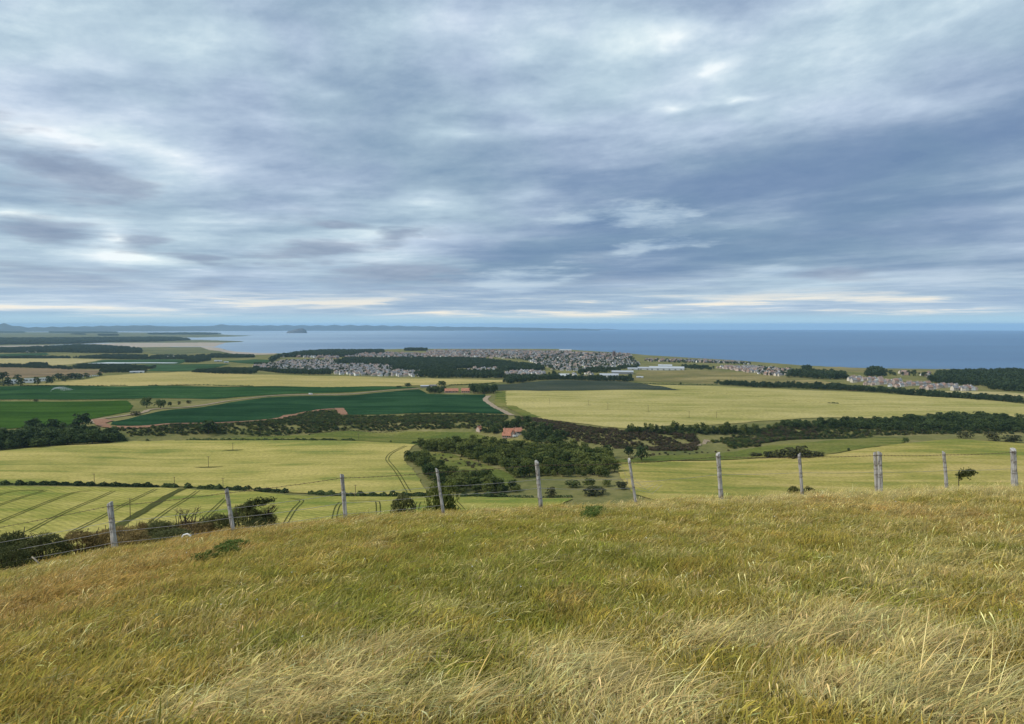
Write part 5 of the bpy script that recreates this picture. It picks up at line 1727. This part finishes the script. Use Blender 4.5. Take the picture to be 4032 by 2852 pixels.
dead_twigs("bare dead twigs standing up out of the gorse", 5, 1600, 865, 1000, 260, 20.2, 2)
dead_twigs("bare branch ends reaching over the tallest gorse bush", 6, 110, 850, 960, 150, 20.8, 5)

# a wind-swept branch over the second post's gorse, and the wind-bent bush near the fence's far end
def swept_bush(label, k, X, Yt, Yb, Wd, dep, seed, name="windswept_bush"):
    r = np.random.default_rng(seed)
    d_ = ray(*T(k, X, Yb))
    p_ = d_ * dep / d_[1]
    s_ = 1050 / 2296 / FPX * dep
    h, wd = (Yb - Yt) * s_, Wd * s_
    z0 = float(H(p_[0], p_[1]))
    lift = max(EYE + p_[2] - z0, 0)
    root = link(name, None, loc=(p_[0], p_[1], z0))
    b = MB()
    b.tube([(0, 0, -.1), (0.0, 0, lift + h * .2), (wd * .05, 0, lift + h * .62), (wd * .35, 0.02, lift + h * .72), (wd * .8, 0, lift + h * .9)], [.014, .012, .010, .007, .003], 6)
    for q_ in (.2, .4, .6):
        b.tube([(wd * q_, 0, lift + h * .7), (wd * (q_ + .18), .06, lift + h * (.55 + .3 * q_))], [.01, .003], 5)
    link("trunk", b.mesh("trunk", [M["bark"]]), root)
    C = []
    for j in range(11):
        f_ = (j + .5) / 11 + r.normal(0, .03)
        c = np.array([wd * (.14 + .86 * f_), r.normal(0, .05), lift + h * (.50 + .26 * f_ + r.normal(0, .13))])
        C.append(c + r.normal(0, 1, (70, 3)) * np.array([wd * .085, .10, h * (.20 - .08 * f_)]))
    C.append(np.array([wd * .06, 0, lift + h * .25]) + r.normal(0, 1, (130, 3)) * np.array([wd * .07, .06, h * .22]))
    C = np.concatenate(C)
    n = len(C)
    V, F = leaf_quads(C, np.column_stack([np.zeros(n), np.zeros(n), np.ones(n)]), .042, r, asp=.32, jit=1.0)
    me = mesh("foliage", V, F, [M["leaf_gorse"]])
    add_shade(me, np.clip(r.normal(.4, .2, n), 0, 1))
    link("foliage", me, root)
    return tag(root, label, "bush")


swept_bush("small wind-bent bush streaming sideways before the last fence post", 8, 1735, 548, 618, 120, 22.6, 3)
swept_bush("wind-bent gorse branch on top of the tallest gorse bush", 5, 2130, 790, 880, 200, 20.5, 7, "windswept_branch")

# two hawthorns on the slope below the fence
HAW = [crown_mesh("crown", 41, M["leaf_gorse"], 20, 5200, .026, zlo=.05), crown_mesh("crown", 42, M["leaf_mid"], 22, 5200, .026, zlo=.05)]
for i, (lb, k_, X_, Yt_, Wd_, dep) in enumerate([("rounded olive hawthorn behind the fence, low tree nearest the third post", 6, 1275, 765, 285, 32.0), ("taller green hawthorn right behind the fourth fence post", 6, 1610, 668, 330, 34.0)]):
    d_ = ray(*T(k_, X_, Yt_))
    p_ = d_ * dep / d_[1]
    z0 = float(H(p_[0], p_[1]))
    h = EYE + p_[2] - z0
    wd = Wd_ * 1050 / 2296 / FPX * dep
    root = link("hawthorn_tree", None, loc=(p_[0], p_[1], z0), scale=(wd, wd, h))
    link("crown", HAW[i], root)
    link("trunk", TRUNK[i], root)
    tag(root, lb, "tree")


# nettles
def nettle_mesh(seed):
    r = np.random.default_rng(seed)
    n = 260
    st = r.integers(0, 14, n)
    bx, by = r.normal(0, .10, 14), r.normal(0, .10, 14)
    z = r.uniform(.05, .34, n)
    C = np.column_stack([bx[st] + r.normal(0, .03, n) + z * .15, by[st] + r.normal(0, .03, n), z])
    V, F = leaf_quads(C, np.column_stack([np.zeros(n), np.zeros(n), np.ones(n)]), .032, r, asp=.5, jit=.7)
    me = mesh("nettle", V, F, [M["leaf_nettle"]])
    add_shade(me, np.clip(.3 + z + r.normal(0, .12, n), 0, 1))
    return me


NET = [nettle_mesh(1), nettle_mesh(2)]


def nettles(name, pts, spacing, sc):
    q = scatter_in([G(*T(*p_)) for p_ in pts], spacing)
    n = len(q)
    s_ = RNG.uniform(.7, 1.2, n) * sc
    return scatter(name, np.column_stack([q, H(q[:, 0], q[:, 1])]), NET, np.column_stack([np.zeros(n), np.zeros(n), RNG.uniform(0, 6.3, n)]), np.column_stack([s_, s_, s_]))


nettles("nettles", [(5, 1670, 1350), (5, 1850, 1270), (5, 2050, 1215), (5, 2150, 1215), (5, 2080, 1270), (5, 1900, 1320), (5, 1760, 1360)], .13, .42)
nettles("nettles", [(7, 640, 985), (7, 690, 925), (7, 760, 910), (7, 800, 960), (7, 740, 1000)], .15, .48)

# things lying by the fence
d_ = ray(*T(5, 1595, 1170))
p_ = d_ * 17.6 / d_[1]
b = MB()
b.tube([(-.10 + .0, 0, -.1), (-.105, 0, .06), (-.05, .02, .165), (.04, .03, .19), (.115, .03, .15), (.125, .02, .09)], [.020, .020, .018, .020, .024, .018], 8)
tag(link("plastic_hoop", b.mesh("plastic_hoop", [M["white_paint"]], smooth=True), loc=(p_[0], p_[1], EYE + p_[2])), "bent white plastic hoop in the grass between the first two posts", "hoop")
d_ = ray(*T(5, 315, 1335))
p_ = d_ * 16.4 / d_[1]
b = MB()
b.tube([(-.10, 0, .10), (0, -.02, .03), (.11, -.03, -.09)], [.014, .018, .012], 7)
tag(link("stick", b.mesh("stick", [M["deadwood"]], smooth=True), loc=(p_[0], p_[1], EYE + p_[2])), "pale dead stick in front of the dark green gorse", "stick")


# ------------------------------------------------------------------ grass
def blades(name, seed, n, spread, length, lean, wid, droop, nseg=4, head=0.0, fan=.55):
    """a tuft leaning with the wind (+x): every blade a tapering strip"""
    r = np.random.default_rng(seed)
    V, F, A, S = [], [], [], []
    for i in range(n):
        a = r.normal(0, fan)
        L = length * r.uniform(.55, 1.2)
        le = np.clip(lean * r.uniform(.6, 1.35), 0, .97)
        bx, by = r.normal(0, spread, 2)
        dr = droop * r.uniform(.5, 1.4)
        ca, sa = math.cos(a), math.sin(a)
        ww = wid * r.uniform(.7, 1.4)
        tw = r.uniform(-1, 1)
        base = len(V)
        sh = r.uniform(0, 1)
        x = z = 0.0
        ang = (1 - le) * math.pi / 2 + r.uniform(0, .35)
        for s_ in range(nseg + 1):
            f_ = s_ / nseg
            w_ = ww * (1 - f_ ** 2 * .9)
            if head and f_ > .7:
                w_ = ww * head * (1.15 - abs(f_ - .86) * 4)
            sx, sy = -sa * w_ / 2, ca * w_ / 2
            zt = tw * w_ * .4
            V.append((bx + ca * x - sx, by + sa * x - sy, z - zt))
            V.append((bx + ca * x + sx, by + sa * x + sy, z + zt))
            A += [f_, f_]
            x += math.cos(ang) * L / nseg
            z = max(z + math.sin(ang) * L / nseg, .008)
            ang -= dr / nseg
        for s_ in range(nseg):
            k = base + 2 * s_
            F.append((k, k + 1, k + 3, k + 2))
            S.append(sh)
    me = mesh(name, np.array(V), np.array(F), [M["blade"]])
    a = me.attributes.new("along", "FLOAT", "POINT")
    a.data.foreach_set("value", np.array(A, np.float32))
    add_shade(me, S)
    return me


SHORT = [blades("tuft", s_, 30, .070, .105, .42, .0072, 1.3, 3, fan=1.3) for s_ in (1, 2, 3, 14)]
MIDG = [blades("tuft", s_, 22, .070, .20, .66, .0052, 1.7, 4, fan=.9) for s_ in (4, 5, 6)]
LONG = [blades("tuft", s_, 24, .065, .62, .74, .0042, 1.25, 7, fan=.26) for s_ in (7, 8, 9, 10)]
SEED = [blades("tuft", s_, 9, .070, .26, .50, .0022, 1.7, 7, head=3.2, fan=.8) for s_ in (11, 12, 13)]


def vnoise(x, y, s, seed):
    r = np.random.default_rng(seed)
    g = r.uniform(0, 1, (64, 64))
    X, Y = x / s + 20.3, y / s + 11.7
    i, j = np.floor(X).astype(int), np.floor(Y).astype(int)
    fx, fy = X - i, Y - j
    fx, fy = fx * fx * (3 - 2 * fx), fy * fy * (3 - 2 * fy)
    q = lambda a, b_: g[a % 64, b_ % 64]
    return (q(i, j) * (1 - fx) + q(i + 1, j) * fx) * (1 - fy) + (q(i, j + 1) * (1 - fx) + q(i + 1, j + 1) * fx) * fy


def fbm(x, y, s, seed):
    return .5 * vnoise(x, y, s, seed) + .3 * vnoise(x, y, s / 2.1, seed + 1) + .2 * vnoise(x, y, s / 4.3, seed + 2)


def hill_points(density, y0, y1, marg=1.6):
    w_ = y1 * .73 + marg
    n = int(density * (y1 - y0) * 2 * w_)
    x, y = RNG.uniform(-w_, w_, n), RNG.uniform(y0, y1, n)
    k = np.abs(x) < y * .73 + marg
    return x[k], y[k]


def brow_y(x):
    xn = np.clip(x, -24, 24)
    return np.where(xn > 0, 18.4 + 0.17 * xn, 18.4 + 0.07 * xn)


def patch(x, y, mx_, my_, rx, ry):
    c = G(mx_ * 1.7561, my_ * 1.7561)
    c2 = G(mx_ * 1.7561, (my_ - ry) * 1.7561)
    wx_ = rx * 1.7561 / FPX * c[1]
    wy_ = max(abs(c2[1] - c[1]), .25)
    return np.exp(-((x - c[0]) / wx_) ** 2 - ((y - c[1]) / wy_) ** 2)


STRAW_PATCH = [(720, 1560, 170, 60), (1300, 1530, 130, 60), (480, 1600, 120, 40), (1000, 1590, 110, 40), (2100, 1590, 180, 40), (1700, 1440, 150, 40), (2000, 1420, 130, 40), (1900, 1550, 150, 30), (1500, 1600, 120, 40), (860, 1490, 90, 26)]
GREEN_PATCH = [(1150, 1560, 60, 40), (1900, 1340, 120, 30), (1450, 1560, 90, 30), (900, 1330, 220, 70), (1250, 1290, 250, 60), (480, 1360, 120, 30), (1700, 1600, 120, 40)]
RUST_PATCH = [(900, 1150, 230, 18), (1960, 1140, 170, 16), (1780, 1118, 70, 16), (300, 1270, 220, 40), (150, 1340, 160, 40), (1270, 1340, 40, 30)]


def cover(x, y):
    st = .40 * fbm(x, y, 1.1, 3) ** 1.3 + .30 * vnoise(x, y, .33, 5) + .14 * sstep(-1, 9, x) + .16 * sstep(-5, 3, x) * np.exp(-((y - brow_y(x) + .6) / 1.6) ** 2) - .10 * np.exp(-((x + 1) / 6) ** 2 - ((y - 11.5) / 4.5) ** 2)
    for a_ in STRAW_PATCH:
        st = st + .75 * (.55 + .9 * vnoise(x, y, .5, 77)) * patch(x, y, *a_)
    gr = .6 * fbm(x, y, 1.2, 9) + .4 * vnoise(x, y, .3, 12) + .14 * np.exp(-((x + 1) / 7) ** 2 - ((y - 11.5) / 4.5) ** 2)
    for a_ in GREEN_PATCH:
        gr = gr + .20 * patch(x, y, *a_)
    ru = .45 * fbm(x, y, 1.5, 17) + .35 * vnoise(x, y, .4, 19) - .20 + .16 * sstep(2, -9, x) + .10 * sstep(2.2, .3, np.abs(y - brow_y(x)))
    for a_ in RUST_PATCH:
        ru = ru + .30 * (.4 + 1.2 * vnoise(x, y, .4, 78)) * patch(x, y, *a_)
    return np.clip(st, 0, 1.2), np.clip(gr, 0, 1.2), np.clip(ru, 0, 1.1)


OLIVE, STRAW, GREEN, RUST, ROOTG = (np.array(c_) for c_ in ((.415, .325, .058), (.82, .67, .31), (.275, .276, .035), (.49, .305, .086), (.225, .212, .034)))


def tints(x, y, pale=0.0):
    st, gr, ru = cover(x, y)
    n = len(x)
    a = sstep(.42, .80, gr + RNG.normal(0, .10, n))[:, None]
    c = OLIVE * (1 - a) + GREEN * a
    a = sstep(.25, .70, ru + RNG.normal(0, .13, n))[:, None] * .85
    c = c * (1 - a) + RUST * a
    a = np.clip(sstep(.28, .85, st + pale + RNG.normal(0, .16, n)), 0, 1)[:, None] * .9
    c = c * (1 - a) + STRAW * a
    c = c * RNG.lognormal(0, .24, n)[:, None] * (1 + RNG.normal(0, .05, (n, 3)))
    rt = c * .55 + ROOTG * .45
    return np.clip(c, .01, .9), np.clip(rt, .01, .9)


def sow(name, meshes, x, y, lo, hi, pale=0.0, wind=.35, zoff=-.012, tall=None, swirl=2.4):
    n = len(x)
    c, rt = tints(x, y, pale)
    s_ = RNG.uniform(lo, hi, n) * (tall if tall is not None else 1.0)
    yaw = RNG.normal(.12, wind, n) + (fbm(x, y, .9, 40) - .5) * swirl
    rot = np.column_stack([RNG.normal(0, .10, n), RNG.normal(.05, .12, n), yaw])
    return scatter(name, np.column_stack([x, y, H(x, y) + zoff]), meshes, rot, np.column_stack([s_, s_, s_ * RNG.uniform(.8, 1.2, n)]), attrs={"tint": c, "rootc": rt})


xs, ys = [], []
for (dn, a, c) in ((250, 3.3, 7), (200, 7, 11), (160, 11, 16), (120, 16, 26)):
    x_, y_ = hill_points(dn, a, c)
    xs.append(x_)
    ys.append(y_)
x, y = np.concatenate(xs), np.concatenate(ys)
k = y < brow_y(x) + 4.5
x, y = x[k], y[k]
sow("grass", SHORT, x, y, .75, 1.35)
x, y = hill_points(70, 3.3, 26)
k = (y < brow_y(x) + 5) & (RNG.uniform(0, 1, len(x)) < .35 + .65 * fbm(x, y, 1.6, 21))
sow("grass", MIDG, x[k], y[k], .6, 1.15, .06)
# long wind-laid grass: in the straw patches, on the right, and standing along the brow
x, y = hill_points(75, 3.3, 27)
st, gr, ru = cover(x, y)
fr = sstep(2.4, .4, np.abs(y - brow_y(x) - .4))
pr = sstep(.45, .95, st) * 1.0 + .45 * fr + .10 * sstep(1, 9, x) + .02
k = (RNG.uniform(0, 1, len(x)) < pr * .8) & (y < brow_y(x) + 5)
sow("long_grass", LONG, x[k], y[k], .55, 1.05, .12, .28, tall=1 - .45 * fr[k], swirl=1.3)
x, y = hill_points(26, 3.3, 26)
k = (y < brow_y(x) + 4) & (RNG.uniform(0, 1, len(x)) < .30 + .7 * fbm(x, y, 1.3, 60))
sow("seed_heads", SEED, x[k], y[k], .6, 1.1, .38, .4)

# rank grass round the feet of the posts
x = np.concatenate([pb[0] + RNG.normal(0, .22, 26) for pb in bots])
y = np.concatenate([pb[1] - .05 + RNG.normal(0, .16, 26) for pb in bots])
sow("rank_grass", LONG, x, y, .40, .75, .10, .35)

# small white flowers in the turf
b = MB()
for i in range(5):
    a = i * 1.26
    b.add([(0, 0, .05), (.012 * math.cos(a - .5), .012 * math.sin(a - .5), .056), (.018 * math.cos(a), .018 * math.sin(a), .054), (.012 * math.cos(a + .5), .012 * math.sin(a + .5), .056)], [(0, 1, 2, 3)])
b.tube([(0, 0, 0), (.004, 0, .05)], .0015, 4)
fl_me = b.mesh("flower", [M["white_paint"]])
x, y = hill_points(.7, 5, 18)
n = len(x)
scatter("wildflowers", np.column_stack([x, y, H(x, y) + .05]), [fl_me], np.column_stack([RNG.normal(-.5, .3, n), RNG.normal(0, .3, n), RNG.uniform(0, 6, n)]), np.repeat(RNG.uniform(.35, .75, n)[:, None], 3, 1))

# ------------------------------------------------------------------ the air
m, t, o = newmat("haze_air")
pv = t.nodes.new("ShaderNodeVolumePrincipled")
pv.inputs["Color"].default_value = (.50, .76, 1.0, 1)
pv.inputs["Density"].default_value = 3.0e-5
pv.inputs["Anisotropy"].default_value = 0.0
t.links.new(pv.outputs[0], o.inputs["Volume"])
b = MB()
b.box((0, 32000, -196), (130000, 68000, 808))
tag(link("haze", b.mesh("haze", [m])), kind="stuff")
